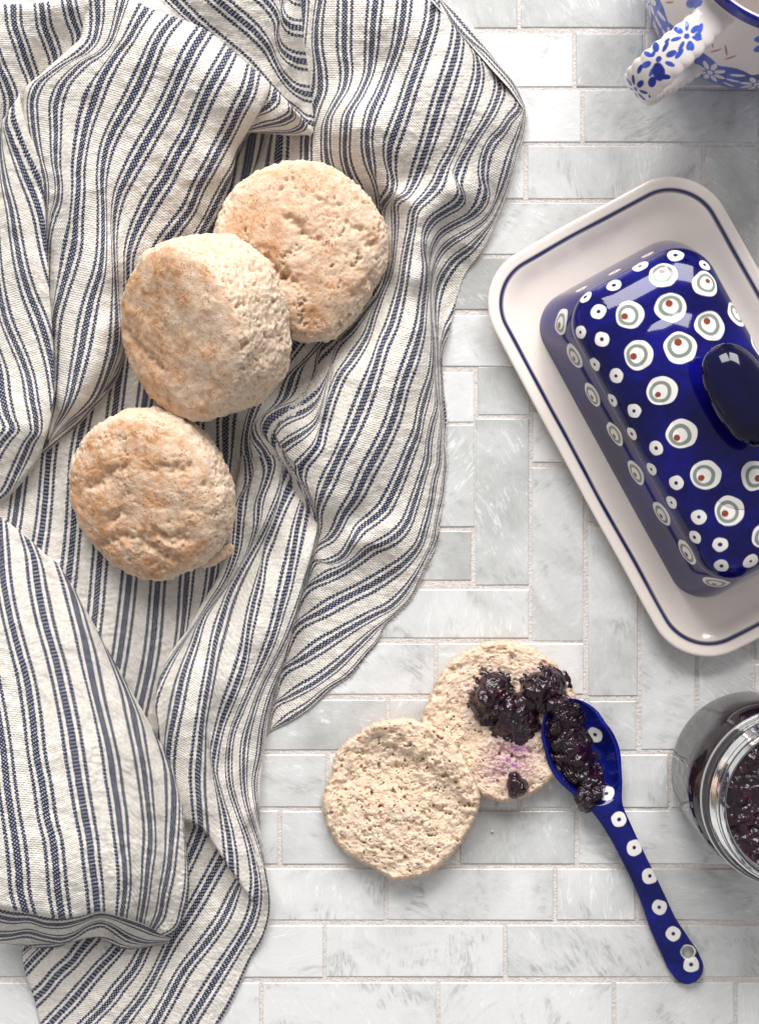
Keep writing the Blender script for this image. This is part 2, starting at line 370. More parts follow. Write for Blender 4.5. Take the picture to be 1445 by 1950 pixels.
# ---- M: the well under the biscuits, the right panel and its tail (one continuous sheet)
E17=[(1003,218,17.5),(999,250,17.5),(988,290,17.5),(975,340,17.5),(959,385,17.5),(943,425,17.5),(928,460,17.5),(908,490,17.5),(888,515,17.55),(875,545,17.6),(866,580,17.7),(860,605,17.8),(853,637,18.1),(843,660,18.1),(841,690,18.15),(844,740,18.2),(851,800,18.25),(848,850,18.3),(852,880,18.35),(850,907,18.4)]
def off(pts, d, du=0): return [(p[0]+d, p[1], p[2]+du) for p in pts]
M_lines = [
 (-2,[(-60,800),(-70,900),(-85,1000),(-100,1120)]),
 (-1,[(10,800),(0,870),(-13,930),(-25,1000),(-38,1060),(-50,1120)]),
 (0,[(60,800),(50,850),(37,930),(27,1000),(15,1060),(5,1120)]),
 (1,[(110,780),(100,820),(94,865),(86,960),(80,1012),(68,1080),(55,1150)]),
 (2,[(180,700),(165,780),(152,837),(144,940),(140,1012),(131,1100),(118,1180)]),
 (3,[(245,600),(232,687),(219,785),(202,950),(189,1082),(181,1175),(168,1260)]),
 (4,[(330,480),(300,620),(282,725),(275,772),(255,1000),(246,1110),(232,1225),(215,1330)]),
 (5,[(484,240),(462,361),(400,520),(345,680),(325,772),(308,1000),(301,1107),(286,1261),(267,1350),(250,1430)]),
 (6,[(578,-12),(574,60),(562,130),(545,180),(534,250),(528,320),(470,520),(400,700),(377,795),(365,1000),(357,1092),(347,1207),(325,1320),(310,1450)]),
 (7,[(612,-12),(603,45),(602,87),(609,137),(609,175),(599,205),(592,235),(585,262),(583,310),(530,550),(455,700),(431,787),(429,875),(415,1000),(407,1072),(399,1125),(375,1200),(350,1330),(335,1450)]),
 (8,[(657,-12),(656,50),(656,100),(660,137),(655,167),(637,200),(624,225),(620,262),(622,300),(628,325),(640,400),(620,560),(540,690),(487,765),(475,800),(469,835),(475,887),(477,912),(460,950),(455,1000),(447,1061),(432,1110),(400,1170),(370,1300)]),
 (9,[(717,-12),(710,50),(707,100),(702,140),(685,180),(662,220),(657,262),(657,300),(669,340),(677,355),(690,420),(680,560),(600,670),(560,712),(540,762),(505,790),(480,815),(483,832),(500,855),(514,885),(508,915),(495,950),(490,1000),(470,1060),(440,1120),(400,1230)]),
 (10,[(772,-12),(765,45),(757,87),(742,130),(725,175),(710,207),(700,245),(700,287),(706,320),(716,350),(722,375),(715,480),(690,570),(640,640),(612,665),(602,712),(587,745),(570,767),(537,782),(512,800),(503,820),(512,842),(532,860),(542,887),(537,920),(532,950),(515,985),(490,1030),(460,1090),(430,1180)]),
 (11,[(825,-8),(822,37),(810,80),(795,125),(782,162),(770,200),(755,242),(742,282),(742,317),(748,345),(745,368),(728,392),(732,437),(738,500),(722,560),(697,593),(670,627),(642,655),(632,682),(617,737),(600,770),(575,787),(550,795),(532,807),(522,824),(536,855),(550,885),(565,905),(580,935),(590,960),(602,985),(600,1015),(585,1065),(572,1110),(545,1180),(520,1250),(505,1330),(490,1400)]),
 (12,[(862,45),(872,62),(870,87),(857,137),(840,187),(825,237),(810,287),(797,325),(787,350),(776,368),(752,384),(752,412),(751,462),(742,520),(725,562),(712,597),(700,637),(670,685),(650,710),(632,750),(620,787),(610,820),(603,848),(587,870),(576,884),(572,900),(590,945),(603,980),(606,1015),(592,1065),(577,1115),(550,1185),(525,1255),(510,1330),(495,1400)]),
 (13,[(905,100),(911,125),(910,150),(900,187),(882,237),(865,282),(842,325),(830,352),(813,373),(792,395),(783,437),(770,500),(765,537),(757,575),(742,625),(730,650),(712,707),(690,770),(667,825),(645,870),(625,915),(610,950),(604,975),(607,1000),(605,1030),(595,1065),(580,1115),(555,1185),(530,1255),(515,1330),(500,1400)]),
 (14,[(948,148),(951,165),(942,200),(920,240),(897,275),(877,310),(868,340),(876,358),(880,375),(872,388),(850,402),(824,420),(811,440),(808,480),(813,510),(812,537),(807,575),(802,620),(785,682),(767,732),(757,770),(740,820),(720,860),(700,897),(675,950),(655,980),(640,1010),(625,1027),(612,1034),(602,1042),(594,1065),(582,1112),(558,1180),(535,1250),(518,1330),(505,1400)]),
 (15,[(990,197),(988,208),(970,228),(955,250),(934,272),(922,300),(919,337),(925,365),(917,390),(895,412),(862,430),(837,447),(824,470),(818,500),(819,560),(822,625),(825,680),(822,715),(812,750),(802,787),(795,825),(780,862),(762,908),(745,945),(730,970),(707,990),(685,1007),(670,1032),(650,1062),(625,1072),(600,1068),(585,1112),(562,1180),(538,1250),(520,1330),(508,1400)]),
 (16,[(999,205),(991,245),(978,285),(962,340),(947,378),(925,417),(890,442),(857,462),(839,480),(826,507),(821,537),(822,600),(827,660),(828,700),(830,740),(832,775),(822,812),(816,845),(814,875),(803,912),(787,962),(775,995),(755,1020),(730,1035),(705,1045),(680,1065),(650,1085),(620,1100),(582,1120),(560,1190),(540,1255),(522,1330),(510,1395)]),
 (17,[(1001,212,17),(996,250,17),(984,290,17),(970,340,17),(952,390,17),(935,425,17),(918,447,17),(893,474,17),(866,494,17),(849,515,17),(837,537,17),(830,565,17),(829,600,17),(832,640,17),(834,700,17),(836,750,17),(840,800,17),(838,850,17),(835,887,17),(828,912,17),(820,962,17),(810,1000,17),(797,1040,17),(770,1072,17),(730,1100,17),(695,1120,17),(655,1140,17),(612,1165,17),(562,1195,17),(543,1255,17),(525,1330,17),(512,1395,17)]),
 (18,off(E17,-2,0.0)[:-4]+[(846,850,18),(848,880,18),(846,907,18),(842,945,18),(832,987,18),(825,1030,18),(810,1062,18),(787,1105,18),(770,1130,18),(745,1155,18),(712,1172,18),(675,1192,18),(625,1222,18),(570,1257,18),(537,1277,18),(525,1330,18),(513,1393,18)]),
 (19,off(E17,-1,0.05)+[(844,945,18.45),(836,987,18.6),(831,1025,18.85),(820,1055,19),(802,1095,19),(782,1137,19),(752,1168,19),(717,1197,19),(680,1232,19),(640,1270,19),(600,1300,19),(550,1327,19),(522,1342,19),(514,1392,19)]),
 (20,off(E17,0,0.1)+[(845,945,18.55),(838,987,18.7),(833,1025,19.0),(823,1056,19.2),(804,1097,19.3),(784,1139,19.4),(755,1169,19.5),(730,1193,19.7),(721,1214,19.8),(697,1246,19.95),(661,1288,20),(627,1309,20),(587,1345,20),(550,1370,20),(511,1392,20)]),
 (20.4,off(E17,1,0.15)+[(846,945,18.65),(839,987,18.8),(834,1026,19.1),(824,1057,19.3),(805,1098,19.45),(785,1140,19.6),(756,1170,19.75),(731,1196,19.95),(723,1216,20.1),(699,1249,20.2),(663,1292,20.3),(629,1315,20.35),(607,1337,20.4),(572,1364,20.4),(509,1398,20.4)]),
]
M_z = [(-50,900,10),(20,880,10),(30,1050,10),(120,800,12),(100,1000,10),(180,1100,9),(250,700,12),(250,1200,10),(300,900,8),(350,1100,9),(350,1250,10),(420,1000,9),(430,800,10),(520,330,16),(480,300,18),(560,260,22),(500,600,9),(600,500,10),
 (600,20,42),(570,20,30),(565,120,24),(600,110,36),(602,180,34),(596,240,34),(640,30,66),(650,110,60),(630,180,52),(700,60,82),(715,110,68),(680,160,66),(650,200,80),(630,240,74),(625,290,50),(640,330,34),(730,20,92),(760,100,88),(740,150,76),(710,200,92),(690,240,98),(680,300,66),(700,350,40),(720,375,28),(740,400,22),
 (800,60,106),(790,160,108),(770,220,104),(740,270,90),(730,330,60),(780,300,82),(770,350,62),(850,60,92),(860,130,104),(850,220,104),(830,290,92),(900,120,80),(920,200,84),(900,260,84),(885,320,74),(950,180,55),(960,230,60),(940,290,62),(990,210,28),(985,270,24),(955,330,45),(965,365,22),
 (820,355,78),(790,372,84),(760,380,74),(865,366,88),(840,372,86),(790,410,84),(805,415,88),(760,430,50),(735,440,22),(780,480,70),(808,470,72),(802,530,74),(850,400,66),(835,430,46),(830,480,34),(825,540,24),(880,400,52),(900,400,48),(920,430,26),(870,460,36),(860,520,12),(885,505,10),(845,580,10),
 (740,540,30),(770,560,62),(760,620,66),(700,610,40),(650,655,24),(680,680,66),(650,700,64),(720,680,74),(790,620,68),(800,700,60),(828,640,34),(835,700,18),(812,740,44),(835,760,18),(846,800,8),
 (630,690,44),(620,740,56),(612,780,66),(640,760,74),(700,770,80),(660,850,86),(700,860,78),(750,740,76),(760,800,66),(790,800,54),(820,800,38),(790,860,44),(830,860,22),(848,900,6),
 (590,660,12),(575,700,14),(570,740,22),(600,720,30),(585,765,40),(560,770,32),(530,770,24),(545,790,50),(575,790,54),(600,800,60),(500,800,34),(490,820,38),(525,822,60),(550,850,62),(590,840,72),(580,880,66),(550,885,52),(610,900,70),(600,950,56),(640,930,66),(640,970,52),(605,985,30),(700,950,50),(680,990,34),(740,950,42),(780,930,36),(820,930,20),(840,960,6),
 (625,1020,22),(650,1030,34),(620,1055,20),(680,1030,46),(720,1000,44),(760,990,38),(740,1030,42),(700,1060,28),(650,1090,20),(600,1110,14),(770,1050,26),(800,1010,22),(820,1040,8),(750,1090,16),(700,1110,12),(780,1130,6),(640,1180,10),(700,1180,7),(560,1240,9),(620,1240,8),(540,1330,7),(600,1330,4),(670,1270,4),
 (470,840,40),(460,870,18),(500,850,46),(510,890,40),(480,900,24),(460,950,10),(500,950,14),(450,1050,8),(540,950,12),(400,1150,8),(440,1200,8),(430,880,9),(445,840,16)]
def M_dz(X, Y, Q, Vv):
    # the pleat turns under along the crease that runs down from (522,824)
    m = (Q > 8) & (Q < 13) ; strip = sstep(860, 900, Y) * (1 - sstep(12.0 - 0.02, 13.0, Q)) * sstep(8, 9, Q)
    return -strip * np.where(Q < 12.9, 1, 0) * np.clip(24 * (13 - Q), 0, 30)
panel(M_lines, M_z, 3.0, 'RS', r=9, drop=40, dz=M_dz, c=24.0)
# ---- P: small pleat between the crest and the hollow
panel([(11,[(631,690),(617,737),(600,770),(575,787),(550,795),(532,807),(522,822)]),
 (12,[(633,692),(621,738),(612,775),(600,806),(575,827),(550,842),(537,852)]),
 (13,[(635,694),(626,745),(617,787),(609,820),(601,850),(583,875),(568,892)])], M_z, 3.0, '', zadd=3.0, c=24.0, wr=1.0)
# ---- G: tall fold in the middle running down
G_z = [(470,790,20),(460,840,14),(500,800,30),(500,850,42),(520,890,36),(560,770,20),(560,830,20),(470,900,26),(455,950,24),(500,950,36),(480,1000,34),(540,930,30),(560,920,20),(600,900,20),(640,930,15),(600,960,18),(570,960,36),(596,1000,26),(440,1060,28),(425,1100,22),(500,1030,26),(540,1030,52),(580,1040,52),(470,1080,30),(430,1130,30),(520,1120,60),(560,1120,58),(400,1160,30),(370,1200,32),(440,1180,44),(480,1200,64),(530,1200,58),(345,1230,28),(320,1270,30),(305,1300,34),(360,1280,52),(430,1300,66),(480,1300,50),(510,1300,36),(300,1370,34),(340,1370,54),(390,1370,60),(440,1370,44),(480,1370,46),(505,1370,26),(320,1450,30),(370,1450,50),(410,1450,44),(440,1450,36),(470,1450,44),(490,1450,26),(350,1540,32),(390,1540,50),(420,1540,46),(450,1540,36),(480,1550,42),(494,1560,22),(385,1585,40),(420,1630,50),(460,1620,46),(450,1660,46),(490,1640,34),(480,1700,40),(500,1700,34),(510,1720,18),(480,1760,26),(500,1770,12),(330,1550,28)]
panel([(7.4,[(468,790),(461,835),(455,890),(442,950),(434,1000),(427,1061),(414,1100),(387,1145),(357,1200),(331,1234),(301,1300,8.0),(296,1337,8.1),(302,1385,8.2),(307,1440,8.3),(318,1540,8.3)]),
 (8,[(487,765),(474,800),(469,835),(475,887),(477,912),(460,950),(455,1000),(447,1061),(432,1100),(400,1150),(362,1205),(334,1245),(312,1282),(304,1310,8.15),(299,1340,8.25),(305,1385,8.35),(310,1440,8.4),(321,1540,8.4)]),
 (9,[(560,712),(540,762),(505,790),(480,815),(483,832),(500,855),(514,885),(508,915),(495,950),(490,1000),(478,1040),(455,1085),(415,1140),(388,1175),(370,1225),(350,1282),(335,1350),(322,1417),(320,1460),(332,1560)]),
 (10,[(587,745),(570,767),(537,782),(512,800),(503,820),(512,842),(532,860),(542,887),(537,920),(530,950),(515,985),(498,1020),(475,1060),(450,1105),(438,1130),(425,1170),(412,1217),(400,1287),(387,1362),(380,1437),(377,1475),(380,1537),(383,1578)]),
 (11,[(600,820),(590,850),(575,882),(565,905),(547,937),(533,970),(517,1012),(505,1040),(495,1100),(485,1140),(475,1187),(465,1257),(447,1312),(422,1375),(410,1425),(406,1450),(415,1500),(430,1561),(439,1620),(442,1661)]),
 (12,[(620,880),(600,905),(580,935),(577,955),(567,1000),(557,1062),(547,1112),(537,1150),(520,1212),(505,1250),(482,1300),(462,1345),(442,1395),(436,1437),(437,1487),(455,1550),(475,1605),(485,1650),(489,1690),(485,1722)]),
 (13,[(650,920,12.5),(625,950,12.5),(604,985,12.5),(599,1012,12.5),(589,1050,12.5),(575,1100,12.6),(564,1150,12.75),(549,1207,13),(525,1257,13),(500,1305,13),(480,1362,13),(467,1412,13),(464,1462,13),(472,1537,13),(480,1570,12.9),(492,1618,12.7),(500,1655,12.6),(506,1700,12.6),(508,1730,12.6)]),
 (14,[(655,925,12.6),(628,953,12.6),(606,988,12.6),(601,1015,12.6),(592,1052,12.6),(578,1102,12.7),(567,1152,12.9),(556,1198,13.2),(540,1250,13.55),(516,1325,14),(502,1380,14),(495,1437,14),(485,1487,14),(489,1550,13.8),(495,1610,13.0),(503,1660,12.8),(509,1702,12.75),(511,1730,12.75)]),
 (14.5,[(657,928,12.65),(630,955,12.65),(608,990,12.65),(603,1015,12.65),(594,1052,12.65),(580,1102,12.8),(569,1152,13),(558,1198,13.3),(542,1250,13.65),(524,1312,14.25),(511,1370,14.5),(504,1425,14.6),(497,1487,14.6),(495,1550,14.3),(499,1610,13.3),(506,1662,12.9),(512,1702,12.85),(514,1732,12.85)])],
 G_z, 3.0, 'LRE', r=10, drop=30, c=24.0, zmod=lambda X, Y, Z: (relief(rbf(M_z, X, Y, 24.0)) - 4) * (1 - sstep(862, 930, Y)) + Z * sstep(862, 930, Y))
# ---- I: flat tail in the lower left
I_z = [(500,1700,34),(510,1740,20),(490,1690,38),(470,1760,22),(430,1700,14),(440,1800,14),(480,1830,8),(420,1900,8),(400,1650,10),(350,1700,12),(350,1800,14),(300,1900,14),(250,1800,18),(200,1850,18),(150,1800,26),(100,1810,30),(60,1850,22),(100,1900,14),(150,1950,10),(300,1950,10),(45,1800,26),(350,1600,10),(200,1700,16)]
panel([(12.85,[(508,1660),(514,1700),(515,1735),(503,1784),(478,1829),(460,1871),(440,1914),(412,1960)]),
 (12,[(470,1600),(485,1650),(489,1690),(487,1722),(476,1759),(450,1804),(415,1859),(390,1899),(365,1939),(348,1968)]),
 (11,[(480,1640),(452,1691),(425,1749),(390,1799),(350,1849),(320,1904),(297,1946),(283,1970)]),
 (10,[(440,1600),(415,1646),(385,1701),(350,1759),(330,1789),(310,1829),(295,1859),(270,1901),(240,1939),(220,1968)]),
 (9,[(395,1540),(375,1601),(362,1631),(335,1690),(300,1760),(272,1814),(260,1839),(225,1884),(205,1911),(170,1946),(150,1968)]),
 (8,[(340,1540),(320,1600),(290,1680),(250,1770),(222,1811),(190,1844),(160,1879),(135,1909),(100,1945),(85,1962)]),
 (7,[(280,1600),(220,1720),(180,1780),(155,1809),(140,1829),(112,1854),(82,1889),(66,1903)]),
 (6,[(200,1620),(150,1700),(115,1765),(85,1805),(65,1825),(47,1845)]),
 (5,[(150,1640),(110,1720),(80,1775),(60,1797),(43,1812)]),
 (4.6,[(140,1640),(105,1720),(75,1765),(55,1780),(44,1790)])], I_z, 3.0, 'LE', r=7, drop=20)
# ---- H: big smooth flap lower left
H_z = [(0,1000,62),(-40,1000,70),(60,1050,58),(140,1130,56),(220,1270,56),(290,1400,54),(340,1530,54),(352,1620,52),(350,1720,44),(320,1775,34),(40,1150,78),(0,1300,88),(100,1250,86),(150,1400,96),(240,1420,84),(80,1550,104),(200,1560,100),(280,1580,80),(0,1600,104),(100,1660,106),(220,1660,98),(300,1660,74),(0,1715,92),(100,1735,88),(190,1725,84),(270,1740,62),(-60,1300,84),(-60,1600,100)]
Hh=[(-1,[(-70,1000),(-70,1200),(-60,1400),(-45,1600),(-35,1720)]),
 (0,[(-50,975),(-45,1100),(-30,1200),(-15,1300),(0,1378),(7,1425),(13,1487),(22,1550),(30,1600),(36,1651),(40,1701),(50,1738)]),
 (1,[(0,984),(2,1037),(8,1112),(20,1175),(36,1237),(50,1287),(62,1362),(70,1437),(82,1500),(91,1561),(101,1600),(107,1651),(110,1689),(119,1750)]),
 (2,[(51,1023),(65,1062),(72,1112),(87,1187),(105,1250),(122,1325),(135,1387),(145,1450),(155,1512),(163,1557),(171,1600),(175,1639),(182,1689),(186,1737)]),
 (2.5,[(88,1056),(100,1100),(113,1150),(135,1240),(157,1320),(177,1430),(190,1520),(202,1600),(209,1680),(210,1741)]),
 (3,[(124,1093),(137,1125),(150,1175),(160,1212),(170,1262),(182,1320),(197,1380),(210,1437),(217,1487),(225,1537),(232,1600),(238,1651),(239,1689),(232,1746)]),
 (4,[(211,1248),(232,1295),(250,1342),(262,1400),(272,1450),(280,1512),(285,1557),(287,1600),(282,1651),(277,1701),(268,1757)]),
 (5,[(318,1440),(330,1487),(331,1550),(327,1600),(322,1651),(312,1701),(302,1749),(291,1769)]),
 (5.7,[(346,1530),(350,1590),(352,1640),(350,1684),(342,1726),(329,1765),(306,1779)]),
 (6.1,[(351,1560),(355,1610),(359,1650),(361,1689),(352,1740),(336,1773),(321,1786)])]
panel(Hh, H_z, 3.0, 'SER', r=12, drop=60, wr=1.3, zmod=lambda X, Y, Z: Z + 34 * np.clip((Y - 1000) / 650, 0, 1.1))
# ---- U: the shaded underside tucked below the flap
U_z = [(0,1740,70),(0,1793,20),(60,1750,64),(60,1785,40),(120,1755,62),(120,1800,36),(200,1745,70),(190,1775,56),(230,1760,50),(280,1770,46),(320,1785,30),(240,1800,34),(160,1805,36),(70,1806,32),(165,1765,66)]
panel([(-.4,[(-20,1722),(25,1730),(70,1738),(112,1742),(150,1738),(190,1726),(240,1738),(290,1752),(325,1770)]),
 (0,[(-20,1741),(25,1751),(57,1751),(88,1760),(125,1760),(158,1752),(190,1742),(235,1752),(267,1763),(300,1777),(328,1786)]),
 (1,[(-20,1783),(20,1781),(55,1776),(87,1784),(120,1788),(143,1780),(170,1763),(195,1758),(215,1766),(240,1783),(275,1795),(320,1792)]),
 (1.4,[(-20,1795),(20,1794),(50,1790),(90,1796),(125,1798),(150,1788),(175,1775),(200,1772),(220,1785),(245,1798),(280,1799),(322,1794)]),
 (2,[(45,1797),(70,1805),(90,1805),(110,1804),(130,1797),(155,1788),(180,1784),(205,1793),(225,1804),(250,1808),(285,1803),(324,1797)])], U_z, 3.0, '', wr=2.0, c=16.0)
# ---- L: upper left corner
L_z = [(-20,60,80),(0,20,84),(0,150,60),(50,20,100),(60,90,80),(80,130,56),(30,160,58),(100,20,108),(110,80,78),(150,20,112),(150,70,90),(190,20,112),(180,80,90),(120,110,70)]
panel([(-2,[(-90,10),(-60,90),(-40,160),(-30,250)]),(-1,[(-40,9),(-18,80),(0,130),(12,155),(22,185),(20,230)]),(0,[(26,8),(29,50),(40,82),(52,120),(62,147),(70,190)]),
 (1,[(79,5),(81,20),(85,50),(97,82),(105,105),(108,130),(110,160)]),(2,[(131,-4),(134,14),(141,40),(150,65),(149,85),(148,110),(150,135)]),(3,[(184,-14),(186,20),(186,50),(182,80),(180,110)]),(4,[(236,-14),(232,20),(225,50),(220,80)])], L_z, 3.0, 'S', r=18, drop=60)
# ---- B: shaded slope behind the crest
B_z = [(330,0,112),(400,70,90),(480,140,80),(560,220,62),(595,250,52),(420,0,122),(470,60,100),(510,110,88),(540,170,80),(500,0,118),(520,40,116),(545,80,112),(545,30,128),(565,60,116),(560,120,96),(575,180,70),(585,120,70),(560,0,122),(575,10,104),(592,180,52)]
panel([(-.5,[(288,-14),(320,15),(370,55),(420,95),(470,142),(520,192),(560,235),(592,262)]),
 (0,[(318,-14),(337,7),(367,37),(410,75),(455,112),(500,155),(540,195),(570,218),(583,231),(598,236)]),
 (1,[(400,-14),(420,5),(450,30),(485,60),(512,92),(525,120),(542,150),(562,170),(576,177),(592,180)]),
 (2,[(490,-14),(507,2),(526,27),(531,44),(528,60),(529,78),(538,98),(552,109),(566,115),(585,118)]),
 (3,[(538,-14),(538,5),(536,22),(541,38),(552,49),(577,54)]),(4,[(550,-16),(556,-8),(573,-3)]),(4.5,[(556,-30),(562,-26),(574,-22)])], B_z, 3.0, 'E', r=10, drop=40, c=22.0)
# ---- A: large upper left fold, with its turned tip
A_z = [(155,0,112),(160,60,110),(130,110,112),(80,150,112),(55,200,104),(62,300,84),(80,400,62),(88,500,46),(92,620,40),(90,740,34),(186,0,118),(180,90,116),(110,190,102),(108,300,92),(105,400,72),(110,560,56),(118,680,54),(104,780,40),(250,10,120),(230,80,124),(190,150,116),(150,240,98),(150,380,92),(165,460,84),(150,560,74),(140,680,74),(120,770,58),(300,22,112),(320,70,130),(280,150,120),(220,270,98),(196,400,84),(196,500,88),(170,620,82),(190,720,66),(150,770,62),(392,56,108),(380,100,128),(330,200,112),(260,310,92),(215,420,78),(216,540,74),(228,620,62),(215,690,56),(170,765,52),(110,835,30),(85,860,24),
 (440,95,102),(455,140,120),(400,230,104),(330,330,84),(262,430,66),(235,560,50),(485,130,96),(490,170,108),(450,240,94),(425,310,78),(380,380,62),(300,480,44),(245,620,40),(448,290,60),(438,350,50),(400,430,36),(235,680,34),(200,750,30),(150,800,26),(520,165,92)]
TL=[(244,640),(236,687),(223,723),(201,755),(176,781),(156,804),(130,827),(105,847),(86,864)]
panel([(.5,[(152,-12),(157,40),(155,70),(132,93),(98,123),(70,148),(53,162),(46,200),(50,250),(60,300),(70,360),(75,450),(80,560),(85,700),(80,800)]),
 (1,[(185,-14),(186,50),(178,80),(160,100),(125,120),(97,140),(76,157),(62,187),(62,220),(67,262),(75,300),(85,340),(88,400),(88,500),(90,620),(91,720),(86,815)]),
 (2,[(238,-14),(235,2),(225,37),(217,65),(207,85),(192,100),(162,117),(140,137),(120,162),(108,195),(107,250),(107,312),(112,350),(110,382),(100,412),(93,450),(91,520),(93,620),(94,720),(89,822)]),
 (2.55,[(258,-3),(246,25),(234,55),(218,90),(195,120),(170,145),(150,170),(140,200),(132,250),(128,320),(130,370),(125,410),(112,450),(106,510),(102,580),(98,640),(98,710),(95,770),(90,826)]),
 (3,[(281,14),(262,45),(245,75),(225,100),(205,130),(190,160),(180,190),(165,237),(155,287),(150,325),(150,350),(145,412),(142,462),(130,512),(115,562),(105,600),(101,645),(101,700),(99,765),(92,832)]),
 (4,[(334,32),(312,57),(297,82),(282,120),(265,160),(247,195),(225,232),(207,270),(197,312),(195,337),(197,400),(197,450),(192,512),(175,570),(162,630),(157,657),(145,712),(135,755),(122,787),(108,810),(94,840)]),
 (5,[(392,56),(372,87),(350,130),(332,170),(310,217),(287,257),(265,295),(245,332),(227,370),(220,400),(217,440),(218,480),(220,525),(222,575),(223,630),(220,662),(210,700),(197,735),(180,765),(158,786),(135,803),(112,823),(90,850)]),
 (6,[(440,94,6),(420,130,6),(402,162,6),(382,205,6),(365,247,6),(337,297,6),(312,345,6),(300,362,6),(275,407,6),(255,450,6),(245,487,6),(238,530,5.8),(233,575,5.6),(233,620,5.5),(234,650,5.5),(228,682,5.6),(216,716,5.8),(195,748,6),(170,774,6),(150,796,6),(125,817,6),(100,838,6),(82,857,6)]),
 (7,[(483,131,7),(475,170,7),(455,212,7),(440,245,7),(417,287,7),(397,325,7),(380,355,7),(361,400,7),(337,432,7),(308,472,7),(268,532,6.6),(244,585,6.0),(239,620,5.8),(240,650,5.8),(233,685,5.9),(220,720,6.0),(198,752,6.15),(173,778,6.2),(153,801,6.2),(127,824,6.2),(102,844,6.2),(83,861,6.2)]),
 (8,[(512,158,7.6),(500,190,7.6),(486,215,7.6),(472,236,7.6),(458,262,7.6),(448,288,7.65),(441,315,7.75),(432,345,7.95),(417,378,8),(400,412,8),(383,442,8),(338,492,7.5),(276,552,6.8),(248,602,6.1)]+[(x-1,y-1,6.3) for x,y in TL]),
 (8.3,[(516,165,7.7),(504,196,7.7),(490,221,7.7),(477,242,7.7),(463,266,7.7),(451,292,7.8),(447,318,8.0),(439,352,8.2),(425,398,8.25),(405,440,8.3),(386,466,8.3),(342,505,7.7),(282,560,6.9),(251,606,6.2)]+[(x,y,6.4) for x,y in TL])],
 A_z, 3.0, 'SLR', r=15, drop=55)
T_z = [(512,155,84),(500,200,78),(470,240,62),(540,185,92),(540,220,84),(510,250,58),(570,215,80),(565,245,58),(597,250,56),(455,262,50)]
panel([(7.5,[(505,150),(498,172),(487,195),(472,220),(455,252)]),(8,[(525,170),(521,190),(506,206),(488,217),(460,250)]),(8.5,[(541,186),(541,203),(523,218),(495,226),(463,247)]),(9,[(556,203),(557,218),(540,230),(512,238),(465,249)]),
 (9.5,[(568,215),(567,230),(552,241),(515,246),(468,251)]),(10,[(580,229),(573,243),(560,250),(530,252),(485,253)]),(10.4,[(590,240),(585,250),(575,254),(550,256),(515,255)]),(10.7,[(598,250),(594,256),(585,257),(570,258),(540,257)])], T_z, 2.5, 'SR', r=9, drop=30, c=16.0)
# ---- K: strip behind the right crest
panel([(.55,[(815,-5),(845,28),(880,68),(915,108),(945,142),(970,170),(995,206)]),(1,[(835,0),(868,50),(898,80),(921,98),(946,124),(974,156),(998,202)]),(1.45,[(842,-1),(881,27),(912,66),(948,119),(984,165),(1000,203)])],
 [(840,0,70),(880,50,60),(920,95,48),(960,140,40),(995,200,22),(860,20,50),(930,95,32),(980,160,22)], 3.0, 'R', r=8, drop=40)
# ---- J: left fold lapping over A
J_z = [(10,225,102),(30,190,100),(-30,300,90),(50,240,98),(85,360,78),(90,480,70),(30,400,84),(-20,450,70),(20,560,66),(60,500,78),(100,640,72),(104,720,70),(60,640,66),(20,680,58),(-20,700,50),(40,740,68),(80,760,74),(30,790,78),(70,815,80),(95,800,66),(50,830,76),(0,820,74),(-30,820,66),(30,870,58),(60,870,54),(0,920,38),(80,855,56),(50,905,40),(0,955,24),(-40,900,44)]
je=[(38,180,.45),(46,215,.45),(57,250,.45),(72,287,.45),(83,320,.4),(87,361,.3),(88,400,.2),(89,462,.05),(92,507,-.1),(94,550,-.3),(98,600,-.55),(101,640,-.78),(104,700,-.98),(104,725,-1.1),(101,775,-1.3),(95,812,-1.5),(86,840,-1.5),(78,867,-1.45),(59,897,-1.45),(26,938,-1.5),(-2,963,-1.6)]
panel([(-4,[(-80,270),(-80,500),(-80,700),(-50,815),(-80,940)]),
 (-3,[(-40,262),(-42,400),(-38,520),(-30,580),(-20,640),(0,707),(5,750),(14,790),(24,817),(8,838),(-8,862),(-25,900),(-45,940)]),
 (-2,[(-12,245),(-14,320),(-12,375),(-9,450),(-5,520),(2,570),(12,612),(28,650),(42,682),(55,720),(62,762),(69,800),(69,825),(57,842),(45,870),(30,905),(12,940),(-14,957)]),
 (-1,[(3,232,-1),(2,290,-1),(10,350,-1),(22,400,-1),(30,450,-1),(42,512,-1),(57,562,-1),(75,605,-1),(88,645,-1),(97,682,-1.0),(100,725,-1.08),(97,775,-1.27),(91,812,-1.46),(82,838,-1.47),(74,863,-1.43),(55,892,-1.43),(22,932,-1.48),(-7,958,-1.58)]),
 (0,[(16,212,0),(12,237,0),(20,262,0),(35,300,0),(50,337,0),(66,375,0),(78,412,0),(84,460,-.05),(88,507,-.17),(91,550,-.35),(96,600,-.6),(99,640,-.81),(102,700,-1.0),(102,725,-1.1),(99,775,-1.29),(93,812,-1.48),(84,839,-1.49),(76,865,-1.44),(57,895,-1.44),(24,935,-1.49),(-4,961,-1.59)]),
 (.45,je)], J_z, 3.0, 'RSE', r=12, drop=45, c=28.0)
towel = mesh_obj('kitchen_towel', np.concatenate(cv), np.concatenate(cf)[:, ::-1], CLOTH, uv=np.concatenate(cu))
tag(towel, 'rumpled cream linen towel with navy stripes lying under the three whole biscuits', 'towel')

